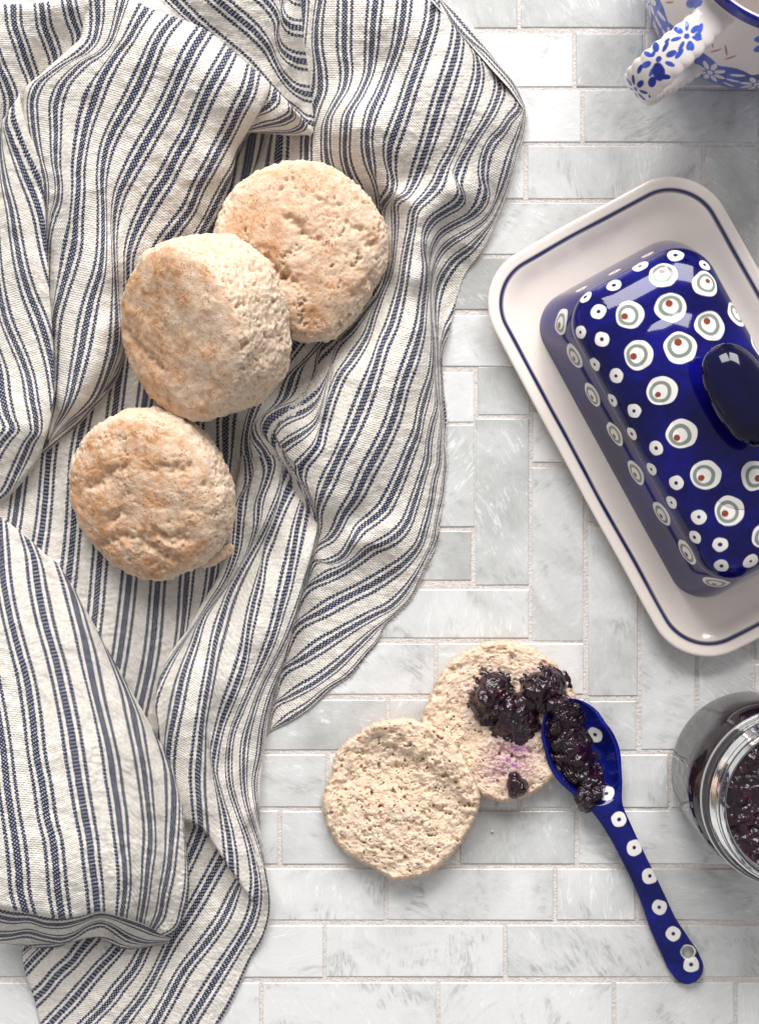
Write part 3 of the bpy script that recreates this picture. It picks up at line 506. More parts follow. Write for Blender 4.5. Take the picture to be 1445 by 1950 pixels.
# frayed ends along the cut edge
rs = np.random.RandomState(12); tv_, tf_ = [], []
edge_pts = np.array([(q[0], q[1]) for q in E17[6:]] + [(846,945),(839,987),(834,1026),(824,1057),(805,1098),(785,1140),(756,1170),(731,1196),(723,1216),(699,1249),(663,1292),(629,1315)], float)
ed = np.concatenate([[0], np.cumsum(np.hypot(*np.diff(edge_pts, axis=0).T))])
for k in range(150):
    s_ = rs.uniform(0, ed[-1]); x = np.interp(s_, ed, edge_pts[:, 0]); y = np.interp(s_, ed, edge_pts[:, 1]); a = rs.uniform(-.9, .9); ln_ = rs.uniform(2.5, 7) ; cu_ = rs.uniform(-.5, .5)
    base = len(tv_) ; z0 = rs.uniform(2, 7)
    for j in range(4):
        f = j / 3; px = x - 2 + math.cos(a + cu_ * f) * (ln_ * f + 1.5); py = y + math.sin(a + cu_ * f) * ln_ * f; w_ = .42 * (1 - .5 * f)
        for (dx, dz) in ((0, w_), (w_, -w_), (-w_, -w_)): tv_.append(PW(px - dx * math.sin(a), py + dx * math.cos(a), max(z0 * (1 - .5 * f) + dz, .3)))
    for j in range(3):
        for i in range(3): tf_.append((base+j*3+i, base+j*3+(i+1) % 3, base+j*3+3+(i+1) % 3, base+j*3+3+i))
tt_m = NT('thread'); tt_m.P(Base_Color=(0.78, 0.74, 0.68), Roughness=.9)
th_o = mesh_obj('loose_threads', np.array(tv_), np.array(tf_), tt_m.m, towel); th_o['kind'] = 'stuff'
# ---------------------------------------------------------------- biscuits
def biscuit(label, cx, cy, zc, ra, rb, hz, rot, tilt_axis, tilt, seed, ex=0.55, crust_top=0.2, cracks=None, side_crumb=1.0, zseat=None, shape=0.05, crk=3.0, pitty=.28):
    v, f = ico(7); n = v.copy(); rs = np.random.RandomState(seed)
    cz = n[:, 2]; cr = np.sqrt(np.clip(1 - cz * cz, 1e-9, 1)); ux, uy = n[:, 0] / cr, n[:, 1] / cr
    tt_ = np.linspace(0, math.pi / 2, 4001); cr_, cz_t = np.cos(tt_) ** ex, np.sin(tt_) ** ex
    Lc = np.concatenate([[0], np.cumsum(np.hypot(np.diff(cr_) * ra, np.diff(cz_t) * hz))]); lat = np.arcsin(np.clip(np.abs(cz), 0, 1)) / (math.pi / 2)
    tv = np.interp(lat * Lc[-1], Lc, tt_); sg = np.sign(cz); z = sg * np.sin(tv) ** ex; r = np.maximum(np.cos(tv), 1e-6) ** ex
    gr = r ** (2 / ex - 1) / ra; gz = np.abs(z) ** (2 / ex - 1) / hz; gl = np.hypot(gr, gz); crn = gr / gl; czn = sg * gz / gl
    a = np.stack([ux * 0.9, uy * 0.9, z * 0.3], 1) + seed * 3.1
    r = r * (1 + shape * 2.0 * noise(a * 1.1) + shape * noise(a * 2.7))
    p = np.stack([r * ux * ra, r * uy * rb, z * hz], 1)
    nn = np.stack([ux * crn, uy * crn, czn], 1); cz = czn
    q = p + seed * 57.0
    top = sstep(0.60, 0.86, cz + 0.14 * noise(q / 30 + 2)); side = 1 - sstep(0.50, 0.85, np.abs(cz))
    d = 7.0 * fbm(q / 60, 3) + 1.8 * fbm(q / 19, 3, 0.6) + (1.6 - 1.0 * top * (1 - pitty)) * fbm(q / 6.0, 3, .65)
    # crackled crust on top, torn crumb on the side
    st = q * np.array([1 / 34, 1 / 15, 1 / 30]); wv, cid = worley(st + 0.35 * noise(q / 25)[:, None])
    crack = sstep(0.62, 0.95, wv + 0.2 * fbm(q / 14, 2)) * (0.35 + 0.65 * sstep(-0.1, 0.3, fbm(q / 70 + 9, 2)))
    d -= crk * crack * top
    pit1 = sstep(0.22, 0.42, fbm(q / 17 + 5, 3, .6)); pit2 = sstep(0.16, 0.4, fbm(q / 6.5 + 50, 3, .6))
    pm = np.clip(side * side_crumb + pitty * sstep(-0.1, 0.25, fbm(q / 50 + 4, 2)), 0, 1)
    d -= pm * (8.5 * pit1 + 4.2 * pit2); pit = np.clip(pm * (pit1 + 0.7 * pit2) + crack * top * .6, 0, 1)
    d += side * side_crumb * (5.5 * fbm(q / 8.5, 4, 0.7) + 4.0 * fbm(q / 24, 2))
    for (x0, y0, x1, y1, w, dep) in (cracks or []):
        ax, ay = x1 - x0, y1 - y0; L2 = ax * ax + ay * ay
        jx = p[:, 0] + 7 * noise(q / 18 + 3); jy = p[:, 1] + 7 * noise(q / 18 + 8)
        t = np.clip(((jx - x0) * ax + (jy - y0) * ay) / L2, 0, 1)
        dd = np.sqrt((jx - x0 - t * ax) ** 2 + (jy - y0 - t * ay) ** 2)
        g = np.exp(-(dd / w) ** 2) * (cz > 0) * (0.6 + 0.6 * noise(q / 10)); d -= dep * g; pit = np.maximum(pit, np.clip(g * .8, 0, 1))
    p = p + nn * d[:, None]
    crust = np.clip(top * (0.75 + 1.1 * fbm(q / 50, 3) - 0.35 * p[:, 0] / ra) * crust_top * 5, 0, 1) * (1 - 0.75 * pit)
    cz_, sz_ = math.cos(rot), math.sin(rot)
    R = np.array([[cz_, -sz_, 0], [sz_, cz_, 0], [0, 0, 1]])
    ax = np.array([math.cos(tilt_axis), math.sin(tilt_axis), 0]); K = np.array([[0, -ax[2], ax[1]], [ax[2], 0, -ax[0]], [-ax[1], ax[0], 0]])
    T = np.eye(3) + math.sin(tilt) * K + (1 - math.cos(tilt)) * K @ K
    p = p @ (T @ R).T
    k = (H - zc) / H; c0 = np.array(PW(cx, cy, 0)) * k
    o = mesh_obj('biscuit', p * S, f, BREAD, colors={'crust': np.stack([crust, pit, crust * 0], 1)})
    o.location = (c0[0], c0[1], zc * S); tag(o, label, 'biscuit', 'whole biscuits nested in the striped towel'); return o
D = math.radians
b1 = biscuit('pale whole biscuit at the back of the towel, half covered by the tilted one', 577, 480, 84, 157, 158, 72, 0.2, D(60), 0.10, 3, crust_top=0.16, ex=0.70, crk=2.0, pitty=.95,
    cracks=[(-25, 62, 10, 22, 8, 13), (5, 20, 30, 5, 9, 12), (-78, -8, -50, -42, 15, 17), (-50, -42, -30, -60, 12, 12), (90, 30, 125, -20, 11, 12), (40, 75, 60, 65, 7, 8), (70, -100, 110, -75, 9, 9)], side_crumb=1.0, shape=.05)
b2 = biscuit('whole biscuit leaning on its neighbour with torn crumb side facing up', 392, 622, 150, 158, 160, 84, -0.4, D(-56), 0.0, 11, crust_top=0.22, ex=0.36, crk=0.3, pitty=.1, cracks=[(-125, -45, -20, -70, 9, 13)], shape=.035)
b3 = biscuit('browned whole biscuit nearest the lower flap of the towel, with a loose crumb flap', 290, 942, 76, 166, 160, 66, 0.1, D(-30), 0.16, 23, crust_top=0.26, ex=0.70, crk=3.5, pitty=.6,
    cracks=[(-90, 35, -10, 70, 8, 12), (-100, -75, -30, -60, 9, 13), (-5, -70, 60, -120, 11, 17), (20, -60, 90, -75, 10, 16), (40, 60, 120, 55, 8, 9), (-60, -30, -30, -10, 8, 15), (20, -130, 40, -150, 14, 16)], shape=.03)
# leaning biscuit: roll it so that the crust faces lower left and the crumb side shows upper right
b2.rotation_euler = (0, 0, 0)
ax = Vector((-0.62, 0.78, 0.0)); b2.rotation_mode = 'QUATERNION'
from mathutils import Quaternion
b2.rotation_quaternion = Quaternion(Vector((0.64, -0.77, 0)).cross(Vector((0, 0, 1))).normalized(), 0.0) @ Quaternion(Vector((-0.62, -0.78, 0)).normalized(), 0.0)
def tilt_towards(o, px, py, ang):
    d = Vector((px, -py, 0)).normalized(); axis = Vector((0, 0, 1)).cross(d); o.rotation_mode = 'QUATERNION'; o.rotation_quaternion = Quaternion(axis, ang)
tilt_towards(b2, -0.84, 0.42, 0.74)
tilt_towards(b3, -0.8, 0.40, 0.30)
# loose flap under the third biscuit
t_ = np.linspace(0, 1, 40); a_ = np.linspace(0, 2 * math.pi, 24, endpoint=False)
T_, A_ = np.meshgrid(t_, a_, indexing='ij'); sp = 380 + 66 * T_; sq = 1074 - 34 * T_ ** 1.3
wr_ = (13 - 3 * T_) * np.sqrt(np.clip(1 - (2 * T_ - 1) ** 8, 0, 1)) * (1 + 0.0 * T_)
px_ = sp + wr_ * np.cos(A_) * 0.42; py_ = sq + wr_ * np.cos(A_) * 0.9; pz_ = 38 + 12 * T_ + wr_ * 0.6 * np.sin(A_)
nz = 2.5 * fbm(np.stack([px_.ravel() / 9, py_.ravel() / 9, pz_.ravel() / 9], 1), 3).reshape(px_.shape)
fl = mesh_obj('crumb_flap', PWa(px_ + nz, py_ + nz, pz_ + nz).reshape(-1, 3), grid_faces(40, 24, wrap_v=True), BREAD, colors={'crust': np.stack([T_.ravel() ** 3 * .7, T_.ravel() * 0 + .15, T_.ravel() * 0], 1)})
fl.parent = b3; bpy.context.view_layer.update(); fl.matrix_parent_inverse = b3.matrix_world.inverted()
# ---------------------------------------------------------------- split biscuit halves
def half(label, cx, cy, R0, thick, zbase, outline, seed, bowl, tilt, stains=None, holes=1.0, rim=None):
    """outline: list of (angle deg clockwise from +x on the photo, radius)"""
    na, nr = 420, 130
    an = np.linspace(0, 2 * math.pi, na, endpoint=False); oa = np.radians([q[0] for q in outline]); orr = np.array([q[1] for q in outline], float)
    oa3 = np.concatenate([oa - 2 * math.pi, oa, oa + 2 * math.pi]); rr = hermite(oa3, np.tile(orr, 3)[:, None], an)[:, 0]
    jag = 5.0 * fbm(np.stack([np.cos(an) * 16, np.sin(an) * 16, an * 0 + seed], 1), 4, 0.65) + 2.0 * fbm(np.stack([np.cos(an) * 4, np.sin(an) * 4, an * 0 + seed], 1), 2)
    rr = rr + jag
    s = np.concatenate([np.linspace(0.002, 1, nr) ** 0.75]); A2, S2 = np.meshgrid(an, s, indexing='ij'); RR = rr[:, None]
    X = cx + np.cos(A2) * S2 * RR; Y = cy + np.sin(A2) * S2 * RR
    q = np.stack([X.ravel(), Y.ravel(), np.full(X.size, seed * 31.0)], 1)
    e = 1 - np.clip(1 - S2, 0, 0.09) / 0.09
    z = np.full(X.shape, float(thick)) - 10 * (1 - np.sqrt(np.clip(1 - e ** 3, 0, 1)))
    z += bowl(X, Y, A2, S2)
    z += (7 * fbm(q / 38, 3) + 5.5 * fbm(q / 17, 3, 0.6) + 0.9 * fbm(q / 5.5, 2, .6) + 0.9 * fbm(q / 9 + 30, 3, ridged=True)).reshape(X.shape)
    pit = (sstep(.26, .5, fbm(q / 14 + 3, 3, .6)) * 10 + sstep(.2, .46, fbm(q / 8 + 33, 3, .6)) * 4.5 + sstep(.1, .4, fbm(q / 4.2 + 63, 2)) * 0.5).reshape(X.shape) * holes
    z -= pit * np.clip((1 - S2) * 14, 0, 1)
    z -= (sstep(.1, .35, fbm(q / 30 + 90, 3, .6)) * 7).reshape(X.shape) * holes
    z += tilt(X, Y)
    # side wall rings
    ringX, ringY, ringZ = [X], [Y], [z]
    for k, (f_, dr) in enumerate([(0.75, 2.0), (0.5, 3.0), (0.25, 1.0), (0.04, -8.0), (0.0, -26)]):
        xx = cx + np.cos(an) * (rr + dr); yy = cy + np.sin(an) * (rr + dr); nzv = 1.5 * fbm(np.stack([xx / 6, yy / 6, an * 0 + k * 5], 1), 2)
        zz_ = (z[:, -1]) * f_ + zbase * (1 - f_); ringX.append((xx + nzv)[:, None]); ringY.append((yy + nzv)[:, None]); ringZ.append(zz_[:, None])
    X = np.concatenate(ringX, 1); Y = np.concatenate(ringY, 1); z = np.concatenate(ringZ, 1); z = np.maximum(z, 0.3)
    n2 = X.shape[1]
    stain = np.zeros(X.shape)
    for (sx, sy, sr, amt) in (stains or []):
        dd = np.sqrt((X - sx) ** 2 + (Y - sy) ** 2) / sr; stain = np.maximum(stain, amt * np.exp(-dd ** 2) * (0.5 + 0.9 * sstep(-.3, .4, fbm(np.stack([X.ravel() / 11, Y.ravel() / 11, X.ravel() * 0 + 3], 1), 3).reshape(X.shape))))
    pitc = np.concatenate([np.clip(pit / 9, 0, 1)] + [pit[:, -1:] * 0] * 5, 1)
    crust = np.zeros(X.shape); crust[:, nr + 1:] = .7; crust[:, nr - 3:nr + 1] = 0.25
    o = mesh_obj('biscuit_half', PWa(X, Y, z).reshape(-1, 3), grid_faces(na, n2, wrap_u=True)[:, ::-1], BREAD, colors={'crust': np.stack([crust.ravel() * .8, pitc.ravel(), np.clip(stain.ravel(), 0, .95)], 1)})
    tag(o, label, 'biscuit half', 'split biscuit halves on the tiles'); return o
def bowl_a(X, Y, A, S_):
    # raised torn lip along the upper right edge, shallow hollow to its left
    u = ((X - 763) * 0.62 + (Y - 1522) * -0.78) / 148; v = ((X - 763) * 0.78 + (Y - 1522) * 0.62) / 148
    rim = sstep(0.46, 0.74, u + 0.20 * v * v + 0.16 * fbm(np.stack([X.ravel() / 20, Y.ravel() / 20, X.ravel() * 0], 1), 3).reshape(X.shape))
    hol = np.exp(-(((X - 715) / 75) ** 2 + ((Y - 1462) / 42) ** 2)); h2 = np.exp(-(((X - 850) / 30) ** 2 + ((Y - 1540) / 60) ** 2))
    return 12 * rim - 15 * hol * (1 - rim) - 10 * h2 * (1 - rim) + 7 * np.exp(-(((X - 740) / 70) ** 2 + ((Y - 1560) / 50) ** 2))
half('split biscuit half without jam, torn crumb up, closest to the towel', 763, 1522, 148, 52, 3,
     [(0,148),(20,142),(45,140),(60,146),(80,150),(95,152),(110,140),(125,140),(140,146),(160,147),(180,147),(200,138),(215,148),(235,147),(260,152),(285,150),(310,147),(335,142)], 5, bowl_a, lambda X, Y: 0.14 * (X - 763) + 0.0 * Y)
half('split biscuit half topped with blueberry jam and a purple stain', 953, 1374, 148, 46, 2,
     [(0,150),(20,146),(45,146),(65,147),(90,151),(110,140),(135,146),(160,150),(180,147),(200,140),(220,145),(245,148),(270,152),(290,150),(315,150),(340,148)], 9,
     lambda X, Y, A, S_: -6 * np.exp(-(((X - 985) / 50) ** 2 + ((Y - 1400) / 50) ** 2)), lambda X, Y: 0 * X,
     stains=[(972, 1448, 44, .8), (985, 1428, 30, .95), (940, 1470, 24, .5), (1015, 1440, 24, .3), (940, 1435, 20, .4), (938, 1335, 40, .9), (1030, 1315, 36, .9), (985, 1370, 38, .95), (982, 1496, 20, .95), (1000, 1470, 24, .45)], holes=.8)
# ---------------------------------------------------------------- jam
def jam_blob(name, blobs, berries, base, label, seed, pad=14, step=1.25, edge_drop=14, parent=None, cut=1.5):
    """height field of glossy fruit lumps; blobs (x, y, r, h) ; base(X, Y) = surface it lies on"""
    bs = np.array([b[:3] for b in blobs]); x0, x1 = (bs[:, 0] - bs[:, 2]).min() - pad, (bs[:, 0] + bs[:, 2]).max() + pad; y0, y1 = (bs[:, 1] - bs[:, 2]).min() - pad, (bs[:, 1] + bs[:, 2]).max() + pad
    nx, ny = int((x1 - x0) / step), int((y1 - y0) / step); X, Y = np.meshgrid(np.linspace(x0, x1, nx), np.linspace(y0, y1, ny), indexing='ij')
    q = np.stack([X.ravel(), Y.ravel(), np.full(X.size, seed * 17.)], 1)
    wx = 5 * fbm(q / 18, 3).reshape(X.shape); wy = 5 * fbm(q / 18 + 40, 3).reshape(X.shape)
    hgt = np.full(X.shape, -6.0)
    for (bx, by, br, bh) in blobs:
        d2 = ((X + wx - bx) ** 2 + (Y + wy - by) ** 2) / (br * br); h = bh * np.sqrt(np.clip(1 - d2, 0, 1)) - 6 * np.clip(d2 - 1, 0, 1); hgt = np.maximum(hgt, h) + 0.25 * np.clip(np.minimum(hgt, h), 0, 99)
    rs = np.random.RandomState(seed); inside = hgt > 4
    idx = np.argwhere(inside)
    for k in range(berries):
        i, j = idx[rs.randint(len(idx))]; r = rs.uniform(9, 17); d2 = ((X - X[i, j]) ** 2 + (Y - Y[i, j]) ** 2) / (r * r)
        b_ = hgt[i, j] + rs.uniform(-2, 5) - r + r * np.sqrt(np.clip(1 - d2, 0, 1)) * 1.25; m = d2 < 1; hgt = np.where(m, np.maximum(hgt, b_), hgt)
    w, c = worley(q / 19 + .4 * fbm(q / 12, 2)[:, None])
    ridg = fbm(q / 15, 2, ridged=True).reshape(X.shape)
    hgt += np.where(hgt > -5, 4.5 * fbm(q / 17, 2).reshape(X.shape) + 6.5 * (0.5 - w.reshape(X.shape)) + 1.2 * ridg, 0)
    keep = hgt > -3.5
    Z = base(X, Y) + np.maximum(hgt, -4)
    kf = lambda f: keep.ravel()[f].any(1)
    return X, Y, Z, nx, ny, kf
def make_jam(name, args, label, **k):
    X, Y, Z, nx, ny, kf = args
    o = mesh_obj(name, PWa(X, Y, Z).reshape(-1, 3), grid_faces(nx, ny, keep=kf)[:, ::-1], JAM)
    tag(o, label, 'jam'); return o
base_half = lambda X, Y: 46 + 0 * X
make_jam('blueberry_jam', jam_blob('j', [(918,1332,26,26),(940,1312,30,32),(958,1340,30,28),(926,1345,28,22),(985,1352,30,26),(1000,1372,26,22),(968,1372,28,20),(1022,1310,30,34),(1050,1305,28,30),(1035,1330,30,30),(1008,1335,24,24),(990,1390,22,14),(960,1380,22,12),(1062,1322,16,18)], 20, base_half, '', 3), 'glossy mound of blueberry jam sitting on the split biscuit half')
make_jam('blueberry', jam_blob('j', [(982,1496,15,16),(990,1490,9,14)], 5, lambda X, Y: 44 + 0 * X, '', 8), 'single squashed blueberry near the lower edge of the jammy half')['category'] = 'blueberry'
# ---------------------------------------------------------------- painted helpers
def paint_dots(pts, specs, base):
    """pts in photo px units (3D), specs: list of (centre3, kind, radius, ang, normal-free) -> linear colours"""
    c = np.tile(np.array(base, float), (len(pts), 1)); wash = np.ones(len(pts))
    for s in specs:
        o, kind, r = np.array(s[0], float), s[1], s[2]; wob = s[3] if len(s) > 3 else 0
        d3 = pts - o; d = np.sqrt((d3 ** 2).sum(1)); near = d < r * 1.6
        if not near.any(): continue
        P = pts[near]; n_ = noise(P / (r * 0.9) + r) * r * 0.11; dn = d[near] + n_
        col_, ws = c[near], wash[near]
        def lay(m, cc):
            m = m[:, None]; return col_ * (1 - m) + np.array(cc) * m
        W_ = (0.80, 0.77, 0.73)
        m = 1 - sstep(r - 0.9, r + 0.5, dn); col_ = lay(m, W_); ws = ws * (1 - m)
        if kind == 'eye':
            t = np.array(s[4], float); t2 = P - (o + t * r * 0.15); dd = np.sqrt((t2 ** 2).sum(1)) + n_ * .7
            ring = (1 - sstep(r * .085, r * .16, np.abs(dd - r * .62))); col_ = lay(ring * 0.9, (0.145, 0.19, 0.165))
            dd = np.sqrt(((P - (o + t * r * 0.46)) ** 2).sum(1)); m = 1 - sstep(r * .24 - .6, r * .24 + .5, dd); col_ = lay(m, (0.24, 0.05, 0.028))
        elif kind == 'dot':
            m = 1 - sstep(r * .2, r * .32, dn); col_ = lay(m, (0.012, 0.018, 0.10))
        c[near] = col_; wash[near] = ws
    return c, wash
COB = (0.004, 0.008, 0.14)
# ---------------------------------------------------------------- spoon
sp_c = [(1066,1333),(1080,1368),(1098,1410),(1118,1452),(1140,1498),(1158,1540),(1180,1582),(1204,1630),(1226,1675),(1245,1718),(1262,1760),(1284,1800),(1304,1836),(1316,1856),(1325,1869)]
sp_w = [4,46,66,67,48,29,24,22.5,22.5,24,26.5,30,32,25,3]
sp_z = [70,62,56,50,46,46,42,35,28,22,17,14,13,13,13]
tt = np.concatenate([[0], np.cumsum([math.dist(a, b) for a, b in zip(sp_c[:-1], sp_c[1:])])]); 
ns, nt = 470, 96
sq_ = np.linspace(0, tt[-1], ns)
cz = hermite(tt, np.array([(a[0], a[1], w, z) for a, w, z in zip(sp_c, sp_w, sp_z)], float), sq_)
# rounded ends
for e0, e1, wmax in ((0, 52, None), (tt[-1] - 30, tt[-1], None)): pass
cx_, cy_, wd_, cz_ = cz.T.copy()
s0 = sq_ / tt[3]; bowlw = 67 * np.sqrt(np.clip(1 - (1 - np.clip(sq_ / 92, 0, 1)) ** 2, 0, 1)) ; wd_ = np.where(sq_ < 60, np.minimum(bowlw, 70), wd_)
k0 = np.clip((sq_ - 50) / 25, 0, 1); wd_ = np.where(sq_ < 75, bowlw * (1 - k0) + cz[:, 2] * k0, wd_)
endd = tt[-1] - sq_; wd_ = np.where(endd < 30, np.minimum(cz[:, 2] + 30, 31 * np.sqrt(np.clip(1 - (1 - endd / 31) ** 2, 0, 1))), wd_); wd_ = np.maximum(wd_, .4)
ker = np.ones(7) / 7; wd_[8:-8] = np.convolve(wd_, ker, 'same')[8:-8]
tx = np.gradient(cx_); ty = np.gradient(cy_); ln = np.hypot(tx, ty); tx, ty = tx / ln, ty / ln; nx_, ny_ = -ty, tx
cr = np.linspace(-1, 1, nt)
Cn, Tn = np.meshgrid(np.arange(ns), cr, indexing='ij'); bowl = (1 - sstep(175, 235, sq_))[:, None]
Xs = cx_[:, None] + nx_[:, None] * wd_[:, None] * Tn; Ys = cy_[:, None] + ny_[:, None] * wd_[:, None] * Tn
wdn = np.clip(wd_ / 67, 0, 1)[:, None]
prof = 1 - np.clip(np.abs(Tn) / 0.90, 0, 1) ** 2.4
tipf = np.sqrt(np.clip(1 - (1 - np.clip((sq_ - 7) / 70, 0, 1)) ** 2, 0, 1))[:, None]
ztop = cz_[:, None] - bowl * 34 * prof * wdn * tipf + (1 - bowl) * (4.5 * (1 - Tn ** 2)) + 0 * Tn
edge = 3.0 * (1 - np.sqrt(np.clip(1 - np.clip((np.abs(Tn) - .90) / .10, 0, 1) ** 2, 0, 1))); ztop = ztop - edge
zbot = cz_[:, None] - 7 - bowl * (34 * (1 - Tn ** 2) * wdn * tipf) - (1 - bowl) * 6 * np.sqrt(np.clip(1 - Tn ** 2, 0, 1)); zbot = np.minimum(zbot, ztop - .5)
low = (zbot).min(); zbot = np.maximum(zbot, 1.0)
bx, by = 1309.0, 1813.0; hr = 12.5
# hole: pull the rim vertices onto a circle and drop the faces inside it
d = np.hypot(Xs - bx, Ys - by); near = (d < hr + 1.6) & (d > hr - 1.6)
Xs = np.where(near, bx + (Xs - bx) / np.maximum(d, .1) * hr, Xs); Ys = np.where(near, by + (Ys - by) / np.maximum(d, .1) * hr, Ys); d = np.hypot(Xs - bx, Ys - by)
ztop = ztop - 2.5 * (1 - np.clip((d - hr) / 6, 0, 1)) ** 2
top_p = np.stack([Xs, Ys, ztop], -1).reshape(-1, 3); bot_p = np.stack([Xs, Ys, zbot], -1).reshape(-1, 3)
ins = (d < hr - 0.2).ravel(); kp = lambda f: ~ins[f].any(1)
F1 = grid_faces(ns, nt, keep=kp)[:, ::-1]; F2 = grid_faces(ns, nt, ns * nt, keep=kp)
n0 = ns * nt; i_ = np.arange(ns - 1); Fs = np.concatenate([np.stack([i_*nt, (i_+1)*nt, (i_+1)*nt+n0, i_*nt+n0], 1)[:, ::-1], np.stack([i_*nt+nt-1, (i_+1)*nt+nt-1, (i_+1)*nt+nt-1+n0, i_*nt+nt-1+n0], 1)])
P3 = np.concatenate([top_p, bot_p]); 
def spoon_at(x, y):
    k = np.argmin((top_p[:, 0] - x) ** 2 + (top_p[:, 1] - y) ** 2); return top_p[k]
specs = [(spoon_at(x, y), 'dot', r) for x, y, r in [(1178,1561,15),(1207,1614,15.5),(1236,1668,15),(1255,1728,14.5),(1281,1778,14.5),(1315,1836,15.5),(1133,1399,15.5),(1154,1511,16)]]
specs.append(((bx, by, ztop[(np.abs(d - hr) < 2)].mean()), 'white', 14.8))
pc, wash = paint_dots(P3, specs, COB)
spoon = mesh_obj('spoon', PWa(P3[:, 0], P3[:, 1], P3[:, 2]), np.concatenate([F1, F2, Fs]), STONE, colors={'paint': pc, 'wash': wash})
a_ = np.linspace(0, 2 * math.pi, 48, endpoint=False); zt = 15.5; ringp = [(hr + 1.2, zt - .4), (hr - .3, zt - .2), (hr - 1, zt - 2), (hr - 1, 6), (hr + 1, 3)]
RV = np.array([[(bx + r * math.cos(a), by + r * math.sin(a), z) for a in a_] for r, z in ringp]); 
hole = mesh_obj('hanging_hole', PWa(RV[..., 0], RV[..., 1], RV[..., 2]).reshape(-1, 3), grid_faces(5, 48, wrap_v=True), STONE, spoon, colors={'paint': np.tile((0.72, 0.69, 0.62), (240, 1)), 'wash': np.zeros(240)})
tag(spoon, 'cobalt blue stoneware spoon with white dotted handle, jam filled bowl resting on biscuit', 'spoon')
def base_spoon(X, Y):
    out = np.empty(X.size); xs, ys = X.ravel(), Y.ravel()
    sub = top_p.reshape(ns, nt, 3)[::4, ::4].reshape(-1, 3)
    for i in range(0, len(xs), 4000):
        dd = (xs[i:i+4000, None] - sub[None, :, 0]) ** 2 + (ys[i:i+4000, None] - sub[None, :, 1]) ** 2; out[i:i+4000] = sub[dd.argmin(1), 2]
    return out.reshape(X.shape)
def base_sp2(X, Y): return base_spoon(X, Y)
make_jam('blueberry_jam', jam_blob('j', [(1070,1350,22,20),(1078,1368,30,24),(1064,1385,22,22),(1075,1405,30,28),(1092,1425,34,32),(1078,1440,26,24),(1105,1445,28,30),(1098,1470,26,26),(1118,1470,22,26),(1125,1490,24,28),(1122,1512,22,22),(1115,1530,13,12),(1085,1395,30,26),(1138,1500,15,20)], 24, base_sp2, '', 5, step=1.3), 'dark blueberry jam heaped in the blue spoon and spilling over its edge')
# ---------------------------------------------------------------- butter dish: plate
E1 = np.array([0.479, 0.878]); E2 = np.array([0.878, -0.479])   # long and short axis on the photo
def rrect(a, b, rc, n=40, bulge=0.0):
    """rounded rectangle contour, n points per quarter corner and per side, returns (m,2) in (long, short)"""
    pts = []
    for k, (sx, sy, t0) in enumerate([(1, 1, 0), (-1, 1, 90), (-1, -1, 180), (1, -1, 270)]):
        cx0, cy0 = sx * (a - rc), sy * (b - rc)
        for t in np.linspace(0, 90, n // 2 + 1): th = math.radians(t0 + t); pts.append((cx0 + rc * math.cos(th), cy0 + rc * math.sin(th)))
    pts = np.array(pts); nxt = np.roll(pts, -1, 0); out = []
    for p, q in zip(pts, nxt):
        L_ = math.dist(p, q); m = max(1, int(L_ / 3.0))
        for k in range(m): out.append(p + (q - p) * k / m)
    out = np.array(out)
    if bulge: out = out * (1 + bulge * np.stack([1 - (out[:, 1] / b) ** 2 * 1.0, 1 - (out[:, 0] / a) ** 2], 1) * np.array([1.0, a / b * .8]))
    return out
def contour_at(base_a, base_b, base_rc, inset, m, bulge=0):
    c = rrect(base_a, base_b, base_rc, 40, bulge)
    return c
def loft_rr(levels, m=900):
    """levels: (a, b, rc, z, bulge) -> rings resampled to m points"""
    rings = []
    for a, b, rc, z, bu in levels:
        c = rrect(a, b, rc, 40, bu); c = np.concatenate([c, c[:1]]); d = np.concatenate([[0], np.cumsum(np.hypot(*np.diff(c, axis=0).T))]); d /= d[-1]
        # start all contours at the same direction
        th = np.arctan2(c[:, 1] / b, c[:, 0] / a); 
        q = np.linspace(0, 1, m, endpoint=False); X = np.interp(q, d, c[:, 0]); Y = np.interp(q, d, c[:, 1]); rings.append(np.stack([X, Y, np.full(m, z)], 1))
    return np.array(rings)
def place(R_, cx, cy):
    """(long, short, z) in photo px units on the counter around true centre -> world metres and px-space"""
    x = cx + R_[..., 0] * E1[0] + R_[..., 1] * E2[0]; y = cy + R_[..., 0] * E1[1] + R_[..., 1] * E2[1]
    return np.stack([(x - CX) * S, (CY - y) * S, R_[..., 2] * S], -1)
def true_c(px, py, z): k = (H - z) / H; return CX + (px - CX) * k, CY + (py - CY) * k
pcx, pcy = true_c(1312, 794, 42)
kq = (H - 42) / H; A0, B0 = 428 * kq, 245 * kq
prof = [(0.0, 30, -4), (0, 42, 0)]
lv = []
def L3(ins, z, rcd=0): return (A0 - ins, B0 - ins, max(104 - ins * .85 + rcd, 14), z, 0.012)
for ins, z in [(70, 1.5), (58, 1.0), (52, 3.0), (40, 14), (22, 28), (8, 37), (2, 40), (0, 42), (0.3, 44.2), (2, 46), (5, 46.8), (9, 46.4), (13, 45.6), (17, 44.8), (19, 44.4), (21.5, 43.9), (24, 43.3), (26.5, 42.6), (29, 41.8), (32, 40.5), (38, 38), (46, 34), (54, 30.5), (62, 27.8), (72, 25.8), (84, 24.6), (100, 24.2), (130, 24), (170, 24), (215, 24), (B0 - 6, 24)]:
    lv.append(L3(ins, z))
R_ = loft_rr(lv, 900); m = 900
wob = 2.0 * noise(np.stack([R_[:, :, 0].ravel() / 160, R_[:, :, 1].ravel() / 160, R_[:, :, 2].ravel() * 0], 1)).reshape(R_.shape[:2]); R_[..., 0] += wob; R_[..., 1] += wob
Wp = place(R_, pcx, pcy).reshape(-1, 3)
